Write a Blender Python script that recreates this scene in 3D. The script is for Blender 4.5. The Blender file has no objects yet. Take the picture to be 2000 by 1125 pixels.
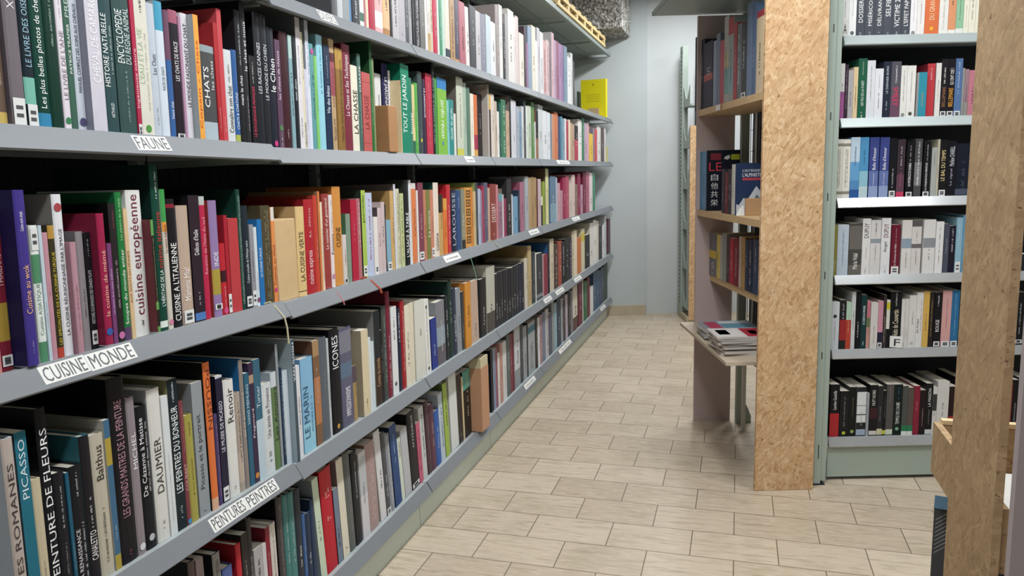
import bpy, bmesh, math, random, re
from mathutils import Vector, Matrix
random.seed(11)
S = bpy.context.scene
COL = S.collection
PI = math.pi
R = math.radians

# ---------------------------------------------------------------- camera
F_PX, YAW, PIT, ROL, CAM_H = 1495.854, .2888, .1487, -.0248, 1.52
_fw = Vector((-math.sin(YAW)*math.cos(PIT), math.cos(YAW)*math.cos(PIT), -math.sin(PIT)))
_r0 = Vector((math.cos(YAW), math.sin(YAW), 0)); _u0 = _r0.cross(_fw)
_r = _r0*math.cos(ROL)+_u0*math.sin(ROL); _u = _u0*math.cos(ROL)-_r0*math.sin(ROL)
CAM = Vector((0, 0, CAM_H))
cd = bpy.data.cameras.new('camera'); co = bpy.data.objects.new('camera', cd); COL.objects.link(co)
cd.sensor_width = 36; cd.lens = 36*F_PX/2000; cd.clip_start = .05; cd.clip_end = 60
co.matrix_world = Matrix(((_r.x, _u.x, -_fw.x, 0), (_r.y, _u.y, -_fw.y, 0), (_r.z, _u.z, -_fw.z, CAM_H), (0, 0, 0, 1)))
S.camera = co
# ---------------------------------------------------------------- world, exposure
W = bpy.data.worlds.new('world'); S.world = W; W.use_nodes = True
W.node_tree.nodes['Background'].inputs[0].default_value = (.90, .95, 1, 1)
W.node_tree.nodes['Background'].inputs[1].default_value = .22
S.view_settings.view_transform = 'Standard'; S.view_settings.look = 'None'
S.view_settings.gamma = 1; S.view_settings.exposure = -.45
S.view_settings.use_curve_mapping = False

# ---------------------------------------------------------------- helpers: geometry of the view
def ray(x, y): return _r*((x-1000)/F_PX)-_u*((y-562.5)/F_PX)+_fw
def at_z(x, y, z):
    d = ray(x, y); return CAM+d*((z-CAM_H)/d.z)
def at_plane(x, y, p, n):
    d = ray(x, y); return CAM+d*((Vector(p)-CAM).dot(n)/d.dot(n))
def at_y(x, y, Y): return at_plane(x, y, (0, Y, 0), Vector((0, 1, 0)))
def solve_x(px, P, D):
    k = (px-1000)/F_PX; q = P-CAM
    return (k*q.dot(_fw)-q.dot(_r))/(D.dot(_r)-k*D.dot(_fw))
def solve_y(py, P, D):
    k = -(py-562.5)/F_PX; q = P-CAM
    return (k*q.dot(_fw)-q.dot(_u))/(D.dot(_u)-k*D.dot(_fw))
def to_px(P):
    q = P-CAM; z = q.dot(_fw); return 1000+F_PX*q.dot(_r)/z, 562.5-F_PX*q.dot(_u)/z

# ---------------------------------------------------------------- helpers: materials
def lin(h):
    h = h.lstrip('#')
    c = [int(h[i:i+2], 16)/255 for i in (0, 2, 4)]
    return tuple(v/12.92 if v <= .04045 else ((v+.055)/1.055)**2.4 for v in c)
_m = {}
def mat(hexc, rough=.5, metal=0, kind='plain', noise=.0, scale=20, spec=.5):
    key = (hexc, rough, metal, kind, noise, scale)
    if key in _m: return _m[key]
    m = bpy.data.materials.new('%s_%s' % (kind, hexc.lstrip('#'))); m.use_nodes = True
    nt = m.node_tree; b = nt.nodes['Principled BSDF']
    c = lin(hexc)+(1,)
    b.inputs['Base Color'].default_value = c; b.inputs['Roughness'].default_value = rough
    b.inputs['Metallic'].default_value = metal
    b.inputs['Specular IOR Level'].default_value = spec
    if noise:
        t = nt.nodes.new('ShaderNodeTexCoord'); n = nt.nodes.new('ShaderNodeTexNoise')
        n.inputs['Scale'].default_value = scale; n.inputs['Detail'].default_value = 4
        r = nt.nodes.new('ShaderNodeMapRange'); r.inputs[3].default_value = 1-noise; r.inputs[4].default_value = 1+noise
        mx = nt.nodes.new('ShaderNodeVectorMath'); mx.operation = 'SCALE'; mx.inputs[0].default_value = c[:3]
        nt.links.new(t.outputs['Object'], n.inputs['Vector']); nt.links.new(n.outputs[0], r.inputs[0])
        nt.links.new(r.outputs[0], mx.inputs['Scale']); nt.links.new(mx.outputs[0], b.inputs['Base Color'])
    _m[key] = m; return m
def ink(hexc): return mat(hexc, .55, 0, 'ink')
def dull(hx, k=.90):
    c = [int(hx[i:i+2], 16) for i in (1, 3, 5)]; g = .3*c[0]+.59*c[1]+.11*c[2]
    return '#%02x%02x%02x' % tuple(max(0, min(255, round(g+(v-g)*k))) for v in c)
def cover(hexc):
    hexc = dull(hexc)
    return mat(hexc, .42, 0, 'cover', .07, 35, .22)
def paper(): return mat('#d6cfc0', .9, 0, 'paper', .06, 160)

def nodes(m):
    nt = m.node_tree; return nt, nt.nodes, nt.links
def osb_material(name, tones=('#b08a60', '#c5a078', '#cfac84', '#dcc09c'), dark='#704a2c'):
    """pressed flakes: overlapping layers of long cells, each turned its own way"""
    m = bpy.data.materials.new(name); m.use_nodes = True; nt, N, L = nodes(m); b = N['Principled BSDF']
    b.inputs['Roughness'].default_value = .78; b.inputs['Specular IOR Level'].default_value = .25
    t = N.new('ShaderNodeTexCoord'); wn = N.new('ShaderNodeTexNoise'); wn.inputs['Scale'].default_value = 18; wn.inputs['Detail'].default_value = 3
    L.new(t.outputs['Object'], wn.inputs['Vector'])
    wv = N.new('ShaderNodeVectorMath'); wv.operation = 'MULTIPLY_ADD'; wv.inputs[1].default_value = (.016, .016, .016)
    L.new(wn.outputs['Color'], wv.inputs[0]); L.new(t.outputs['Object'], wv.inputs[2])
    out = None; edge = None
    for k, (rot, sc, hide) in enumerate((((0, .35, 0), (16, 30, 62), 0), ((0, 1.25, 0), (15, 33, 70), .48), ((0, -.65, 0), (19, 30, 85), .58), ((0, 2.1, 0), (24, 40, 110), .68), ((0, -1.2, 0), (30, 40, 150), .74))):
        mp = N.new('ShaderNodeMapping'); mp.vector_type = 'TEXTURE'; mp.inputs['Rotation'].default_value = rot; mp.inputs['Scale'].default_value = [1/q for q in sc]; mp.inputs['Location'].default_value = (k*3.3, k*1.7, k*5.1)
        v = N.new('ShaderNodeTexVoronoi'); v.inputs['Scale'].default_value = 1; v.inputs['Randomness'].default_value = 1
        L.new(wv.outputs[0], mp.inputs[0]); L.new(mp.outputs[0], v.inputs['Vector'])
        sp = N.new('ShaderNodeSeparateColor'); L.new(v.outputs['Color'], sp.inputs[0])
        cr = N.new('ShaderNodeValToRGB'); e = cr.color_ramp.elements
        e[0].position = 0; e[0].color = lin(tones[0])+(1,); e[1].position = 1; e[1].color = lin(tones[3])+(1,)
        for p, c in ((.22, tones[1]), (.7, tones[2])): q = e.new(p); q.color = lin(c)+(1,)
        L.new(sp.outputs[0], cr.inputs[0])
        if out is None: out = cr.outputs[0]
        else:
            r = N.new('ShaderNodeMath'); r.operation = 'GREATER_THAN'; r.inputs[1].default_value = hide; L.new(sp.outputs[1], r.inputs[0])
            f = N.new('ShaderNodeMath'); f.operation = 'MULTIPLY'; f.inputs[1].default_value = .85; L.new(r.outputs[0], f.inputs[0])
            mx = N.new('ShaderNodeMix'); mx.data_type = 'RGBA'; L.new(f.outputs[0], mx.inputs[0]); L.new(out, mx.inputs[6]); L.new(cr.outputs[0], mx.inputs[7]); out = mx.outputs[2]
    for sc, rot, lo, hi, fac in (((60, 60, 210), (0, .8, 0), .66, .70, .55), ((210, 60, 60), (0, .3, 0), .67, .70, .6), ((50, 50, 50), (0, 0, 0), .70, .725, .85), ((9, 9, 9), (0, 0, 0), .45, .75, .18)):
        mp = N.new('ShaderNodeMapping'); mp.vector_type = 'TEXTURE'; mp.inputs['Rotation'].default_value = rot; mp.inputs['Scale'].default_value = [1/q for q in sc]
        n = N.new('ShaderNodeTexNoise'); n.inputs['Scale'].default_value = 1; n.inputs['Detail'].default_value = 2
        r = N.new('ShaderNodeMapRange'); r.inputs[1].default_value = lo; r.inputs[2].default_value = hi; r.inputs[4].default_value = fac
        mx = N.new('ShaderNodeMix'); mx.data_type = 'RGBA'; mx.inputs[7].default_value = lin(dark)+(1,)
        L.new(t.outputs['Object'], mp.inputs[0]); L.new(mp.outputs[0], n.inputs['Vector']); L.new(n.outputs[0], r.inputs[0]); L.new(r.outputs[0], mx.inputs[0]); L.new(out, mx.inputs[6]); out = mx.outputs[2]
    L.new(out, b.inputs['Base Color'])
    bu = N.new('ShaderNodeBump'); bu.inputs['Strength'].default_value = .2; bu.inputs['Distance'].default_value = .002
    L.new(out, bu.inputs['Height']); L.new(bu.outputs[0], b.inputs['Normal'])
    return m
def floor_material():
    m = bpy.data.materials.new('beige_floor_tile'); m.use_nodes = True; nt, N, L = nodes(m); b = N['Principled BSDF']
    t = N.new('ShaderNodeTexCoord')
    mp = N.new('ShaderNodeMapping'); mp.inputs['Location'].default_value = (-.007, -3.367, 0)
    L.new(t.outputs['Object'], mp.inputs[0])
    br = N.new('ShaderNodeTexBrick'); br.offset = .5; br.offset_frequency = 2; br.squash = 1
    br.inputs['Scale'].default_value = 1; br.inputs['Brick Width'].default_value = .3362; br.inputs['Row Height'].default_value = .2201
    br.inputs['Mortar Size'].default_value = .0026; br.inputs['Mortar Smooth'].default_value = .3
    br.inputs['Color1'].default_value = lin('#b7a792')+(1,); br.inputs['Color2'].default_value = lin('#c7b8a3')+(1,)
    br.inputs['Mortar'].default_value = lin('#766a58')+(1,)
    L.new(mp.outputs[0], br.inputs['Vector'])
    out = br.outputs['Color']
    for sc, lo, hi, colr, fac in (((6, 40, 1), .5, .70, '#857860', .55), ((3, 3.5, 1), .50, .75, '#9c8e75', .6), ((16, 60, 1), .48, .7, '#d4c9b6', .5), ((30, 30, 1), .74, .78, '#6b5f4e', .5)):
        p = N.new('ShaderNodeMapping'); p.inputs['Scale'].default_value = sc; L.new(t.outputs['Object'], p.inputs[0])
        n = N.new('ShaderNodeTexNoise'); n.inputs['Scale'].default_value = 1; n.inputs['Detail'].default_value = 5; n.inputs['Roughness'].default_value = .62
        L.new(p.outputs[0], n.inputs['Vector'])
        r = N.new('ShaderNodeMapRange'); r.inputs[1].default_value = lo; r.inputs[2].default_value = hi; r.inputs[4].default_value = fac
        L.new(n.outputs[0], r.inputs[0])
        ml = N.new('ShaderNodeMath'); ml.operation = 'MULTIPLY'
        iv = N.new('ShaderNodeMath'); iv.operation = 'SUBTRACT'; iv.inputs[0].default_value = 1; L.new(br.outputs['Fac'], iv.inputs[1])
        L.new(r.outputs[0], ml.inputs[0]); L.new(iv.outputs[0], ml.inputs[1])
        mx = N.new('ShaderNodeMix'); mx.data_type = 'RGBA'; L.new(ml.outputs[0], mx.inputs[0]); L.new(out, mx.inputs[6])
        mx.inputs[7].default_value = lin(colr)+(1,); out = mx.outputs[2]
    L.new(out, b.inputs['Base Color']); b.inputs['Roughness'].default_value = .42
    bu = N.new('ShaderNodeBump'); bu.inputs['Strength'].default_value = .35; bu.inputs['Distance'].default_value = .002; bu.invert = True
    L.new(br.outputs['Fac'], bu.inputs['Height']); L.new(bu.outputs[0], b.inputs['Normal'])
    return m
def rough_material():
    m = bpy.data.materials.new('sprayed_fibre'); m.use_nodes = True; nt, N, L = nodes(m); b = N['Principled BSDF']
    b.inputs['Roughness'].default_value = .95
    t = N.new('ShaderNodeTexCoord'); n = N.new('ShaderNodeTexNoise'); n.inputs['Scale'].default_value = 45; n.inputs['Detail'].default_value = 6
    r = N.new('ShaderNodeValToRGB'); r.color_ramp.elements[0].position = .38; r.color_ramp.elements[0].color = lin('#7d7872')+(1,)
    r.color_ramp.elements[1].position = .62; r.color_ramp.elements[1].color = lin('#dcdcd8')+(1,)
    L.new(t.outputs['Object'], n.inputs['Vector']); L.new(n.outputs[0], r.inputs[0]); L.new(r.outputs[0], b.inputs['Base Color'])
    bu = N.new('ShaderNodeBump'); bu.inputs['Strength'].default_value = 1; bu.inputs['Distance'].default_value = .02
    L.new(n.outputs[0], bu.inputs['Height']); L.new(bu.outputs[0], b.inputs['Normal'])
    return m

# ---------------------------------------------------------------- helpers: objects
class MB:
    """collects shapes that make up ONE mesh"""
    def __init__(s): s.v = []; s.f = []; s.mi = []; s.mats = []
    def mid(s, m):
        if m not in s.mats: s.mats.append(m)
        return s.mats.index(m)
    def add(s, vs, fs, m):
        o = len(s.v); s.v += [tuple(v) for v in vs]; k = s.mid(m)
        for f in fs: s.f.append(tuple(i+o for i in f)); s.mi.append(k)
    def box(s, a, b, m, T=None, bev=0):
        x0, y0, z0 = a; x1, y1, z1 = b
        vs = [Vector(p) for p in ((x0, y0, z0), (x1, y0, z0), (x1, y1, z0), (x0, y1, z0), (x0, y0, z1), (x1, y0, z1), (x1, y1, z1), (x0, y1, z1))]
        fs = [(0, 3, 2, 1), (4, 5, 6, 7), (0, 1, 5, 4), (1, 2, 6, 5), (2, 3, 7, 6), (3, 0, 4, 7)]
        if bev:
            bm = bmesh.new(); vv = [bm.verts.new(v) for v in vs]
            for f in fs: bm.faces.new([vv[i] for i in f])
            bmesh.ops.bevel(bm, geom=bm.edges[:], offset=bev, segments=2, profile=.6, affect='EDGES')
            bm.verts.index_update(); vs = [v.co.copy() for v in bm.verts]; fs = [[v.index for v in f.verts] for f in bm.faces]; bm.free()
        if T: vs = [T @ v for v in vs]
        s.add(vs, fs, m)
    def prism(s, pts, axis, a, b, m, T=None):
        """closed outline pts (2D) pushed along axis 'x','y' or 'z'"""
        n = len(pts); vs = []
        for h in (a, b):
            for p, q in pts:
                vs.append(Vector({'x': (h, p, q), 'y': (p, h, q), 'z': (p, q, h)}[axis]))
        fs = [tuple(range(n)), tuple(range(2*n-1, n-1, -1))]+[(i, i+n, (i+1) % n+n, (i+1) % n) for i in range(n)]
        if T: vs = [T @ v for v in vs]
        s.add(vs, fs, m)
    def tube(s, pts, r, m, n=6, T=None):
        pts = [Vector(p) for p in pts]; vs = []; fs = []
        for i, p in enumerate(pts):
            d = (pts[min(i+1, len(pts)-1)]-pts[max(i-1, 0)]).normalized()
            a = d.orthogonal().normalized(); b = d.cross(a)
            rr = r[i] if isinstance(r, (list, tuple)) else r
            vs += [p+(a*math.cos(2*PI*k/n)+b*math.sin(2*PI*k/n))*rr for k in range(n)]
        for i in range(len(pts)-1):
            for k in range(n):
                fs.append((i*n+k, i*n+(k+1) % n, (i+1)*n+(k+1) % n, (i+1)*n+k))
        fs += [tuple(range(n-1, -1, -1)), tuple(range((len(pts)-1)*n, len(pts)*n))]
        if T: vs = [T @ v for v in vs]
        s.add(vs, fs, m)
    def build(s, name, parent=None, loc=None, rot=None, smooth=False):
        me = bpy.data.meshes.new(name); me.from_pydata(s.v, [], s.f)
        for m in s.mats: me.materials.append(m)
        me.polygons.foreach_set('material_index', s.mi)
        if smooth: me.polygons.foreach_set('use_smooth', [True]*len(s.f))
        me.update()
        bm = bmesh.new(); bm.from_mesh(me); bmesh.ops.recalc_face_normals(bm, faces=bm.faces[:]); bm.to_mesh(me); bm.free()
        o = bpy.data.objects.new(name, me); COL.objects.link(o)
        if parent: o.parent = parent
        if loc is not None: o.location = loc
        if rot is not None: o.rotation_euler = rot
        return o
def tag(o, label=None, cat=None, group=None, kind=None):
    if label: o['label'] = label
    if cat: o['category'] = cat
    if group: o['group'] = group
    if kind: o['kind'] = kind
    return o
def empty(name, loc=(0, 0, 0), rot=(0, 0, 0)):
    o = bpy.data.objects.new(name, None); o.empty_display_size = .05; COL.objects.link(o); o.location = loc; o.rotation_euler = rot
    return o
def copy_tree(o, parent=None, share=True):
    c = o.copy(); COL.objects.link(c)
    if parent: c.parent = parent
    for ch in o.children: copy_tree(ch, c)
    return c

# ---------------------------------------------------------------- lettering (all words are made into meshes in one go)
WORDS = {}
def want(t): WORDS.setdefault(t, None)
def make_words():
    obs = []
    for t in WORDS:
        c = bpy.data.curves.new('word', 'FONT'); c.body = t; c.resolution_u = 2; c.offset = 0
        o = bpy.data.objects.new('word', c); COL.objects.link(o); obs.append((t, o, c))
    dg = bpy.context.evaluated_depsgraph_get(); dg.update()
    for t, o, c in obs:
        me = o.evaluated_get(dg).to_mesh()
        vs = [(v.co.x, v.co.y) for v in me.vertices]; fs = [tuple(p.vertices) for p in me.polygons]
        if vs:
            x0 = min(v[0] for v in vs); x1 = max(v[0] for v in vs); y0 = min(v[1] for v in vs); y1 = max(v[1] for v in vs)
            vs = [((a-x0)/max(x1-x0, 1e-6), (b-y0)/max(y1-y0, 1e-6)) for a, b in vs]
        WORDS[t] = (vs, fs)
        o.evaluated_get(dg).to_mesh_clear()
    for t, o, c in obs:
        bpy.data.objects.remove(o); bpy.data.curves.remove(c)
def put_word(mb, t, fn, m):
    """fn maps (u along the reading, v across) in 0..1 to a point"""
    vs, fs = WORDS[t]
    mb.add([fn(u, v) for u, v in vs], fs, m)
# ---------------------------------------------------------------- frames of reference
ANG = R(16.5)
E1 = Vector((math.cos(ANG), math.sin(ANG), 0)); E2 = Vector((-math.sin(ANG), math.cos(ANG), 0)); UP = Vector((0, 0, 1))
O = at_z(1474, 959, 0)
def G(u, v, z=0): return O+E1*u+E2*v+UP*z
BT = Matrix.Translation(O) @ Matrix.Rotation(ANG, 4, 'Z')
# ---------------------------------------------------------------- the room's lamps
def ceiling_lamp(x, y, rot=0, label='', power=60, L=1.5):
    t = empty('ceiling_lamp', (x, y, 3.27), (0, 0, rot))
    tag(t, label, 'lamp', 'ceiling lamps over the aisles')
    b = MB(); b.box((-.09, -L/2, -.02), (.09, L/2, .03), mat('#dfe2e2', .5)); b.build('housing', t)
    d = MB(); m = bpy.data.materials.new('lamp_diffuser'); m.use_nodes = True
    p = m.node_tree.nodes['Principled BSDF']; p.inputs['Emission Color'].default_value = (.95, .98, 1, 1); p.inputs['Emission Strength'].default_value = 5
    d.box((-.075, -L/2+.03, -.045), (.075, L/2-.03, -.021), m); d.build('diffuser', t)
    l = bpy.data.lights.new('tube_light', 'AREA'); l.shape = 'RECTANGLE'; l.size = .15; l.size_y = L-.06; l.energy = power; l.color = (.96, .985, 1)
    o = bpy.data.objects.new('tube_light', l); COL.objects.link(o); o.parent = t; o.location = (0, 0, -.05)
for lx, ly, lp, w in ((-.15, .6, 'first ceiling lamp over the aisle, nearest the camera', 62), (-.15, 2.7, 'second ceiling lamp over the aisle from the camera', 58),
                   (-.15, 4.8, 'third ceiling lamp over the aisle from the camera', 52), (-.3, 6.9, 'ceiling lamp over the aisle nearest the far wall', 50)):
    ceiling_lamp(lx, ly, 0, lp, w)
ceiling_lamp(1.7, 2.6, R(90), 'ceiling lamp over the crossing before the right-hand novel shelves', 62)
ceiling_lamp(.9, 7.0, 0, 'ceiling lamp beyond the magazine bookcase', 34)

# ---------------------------------------------------------------- the setting
def structure(o): o['kind'] = 'structure'; return o
b = MB(); b.box((-4, -3, -.1), (5, 10, 0), floor_material()); structure(b.build('floor'))
wall_m = mat('#c6cbcc', .75, 0, 'painted_wall', .035, 3); ceil_m = mat('#d9dbd9', .9, 0, 'ceiling_paint')
b = MB(); b.box((-4, -3, 3.3), (5, 10, 3.4), ceil_m); structure(b.build('ceiling'))
b = MB(); b.box((-4, -3, 0), (-3.9, 10, 3.3), wall_m); structure(b.build('wall_left'))
b = MB(); b.box((4.9, -3, 0), (5, 10, 3.3), wall_m); structure(b.build('wall_right'))
b = MB(); b.box((-4, -3.1, 0), (5, -3, 3.3), wall_m); structure(b.build('wall_back'))
b = MB(); b.box((.28, 4.61, 0), (6, 4.75, 3.3), wall_m, BT)
structure(b.build('wall_far'))
b = MB(); b.box((-3.2, 4.565, 0), (.297, 4.8, 3.3), mat('#b9c0c2', .75, 0, 'painted_wall', .04, 3), BT); structure(b.build('wall_pier'))
b = MB(); b.box((-3.2, 4.552, 0), (.285, 4.566, .105), mat('#b3a78f', .5, 0, 'skirting_tile', .12, 14), BT, .003); structure(b.build('baseboard_far'))

# ---------------------------------------------------------------- left-hand shelving
SAGE = mat('#a3b0a6', .45, .0, 'sage_metal', .03, 6)
GREYM = mat('#a2a9aa', .42, .0, 'grey_metal', .03, 6)
RAIL = mat('#777b80', .45, .0, 'rail_plastic', .06, 9, .3)
DARKM = mat('#15181c', .6, 0, 'dark_metal')
CARD = mat('#dcdcd8', .6, 0, 'label_card'); CARDINK = ink('#55585c')
XF = -1.262; SPX = -1.282; DEPTH = .43
LZ = {'E': .205, 'D': .668, 'C': 1.160, 'B': 1.604, 'A': 2.032, 'T': 2.68}
def zl(row, Y):
    d = 0
    if Y < 1.91 and row not in 'ET': d = .008+.016*(1.91-Y)
    return LZ[row]+d
def rail_profile(): return [(0, .004), (.003, .005), (.029, -.039), (.026, -.043), (.020, -.043), (-.002, -.004)]
U0 = .91; NU = 7
LABELS = [('B', 262, 330, 'FAUNE'), ('C', 80, 171, 'CUISINE'), ('C', 171, 262, 'MONDE'), ('D', 412, 480, 'PEINTURES'), ('D', 480, 540, 'PEINTRES'), ('A', 622, 656, 'DIVERS'),
          ('B', 909, 926, '*'), ('B', 1088, 1112, '*'), ('C', 868, 898, '*'), ('C', 1034, 1052, '*'), ('C', 1118, 1132, '*'), ('D', 1063, 1077, '*'), ('D', 1086, 1101, '*'), ('D', 1122, 1135, '*'),
          ('E', 1025, 1045, '*'), ('E', 1092, 1115, '*'), ('E', 1173, 1182, '*')]
for l in LABELS:
    if l[3] != '*': want(l[3])
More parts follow.
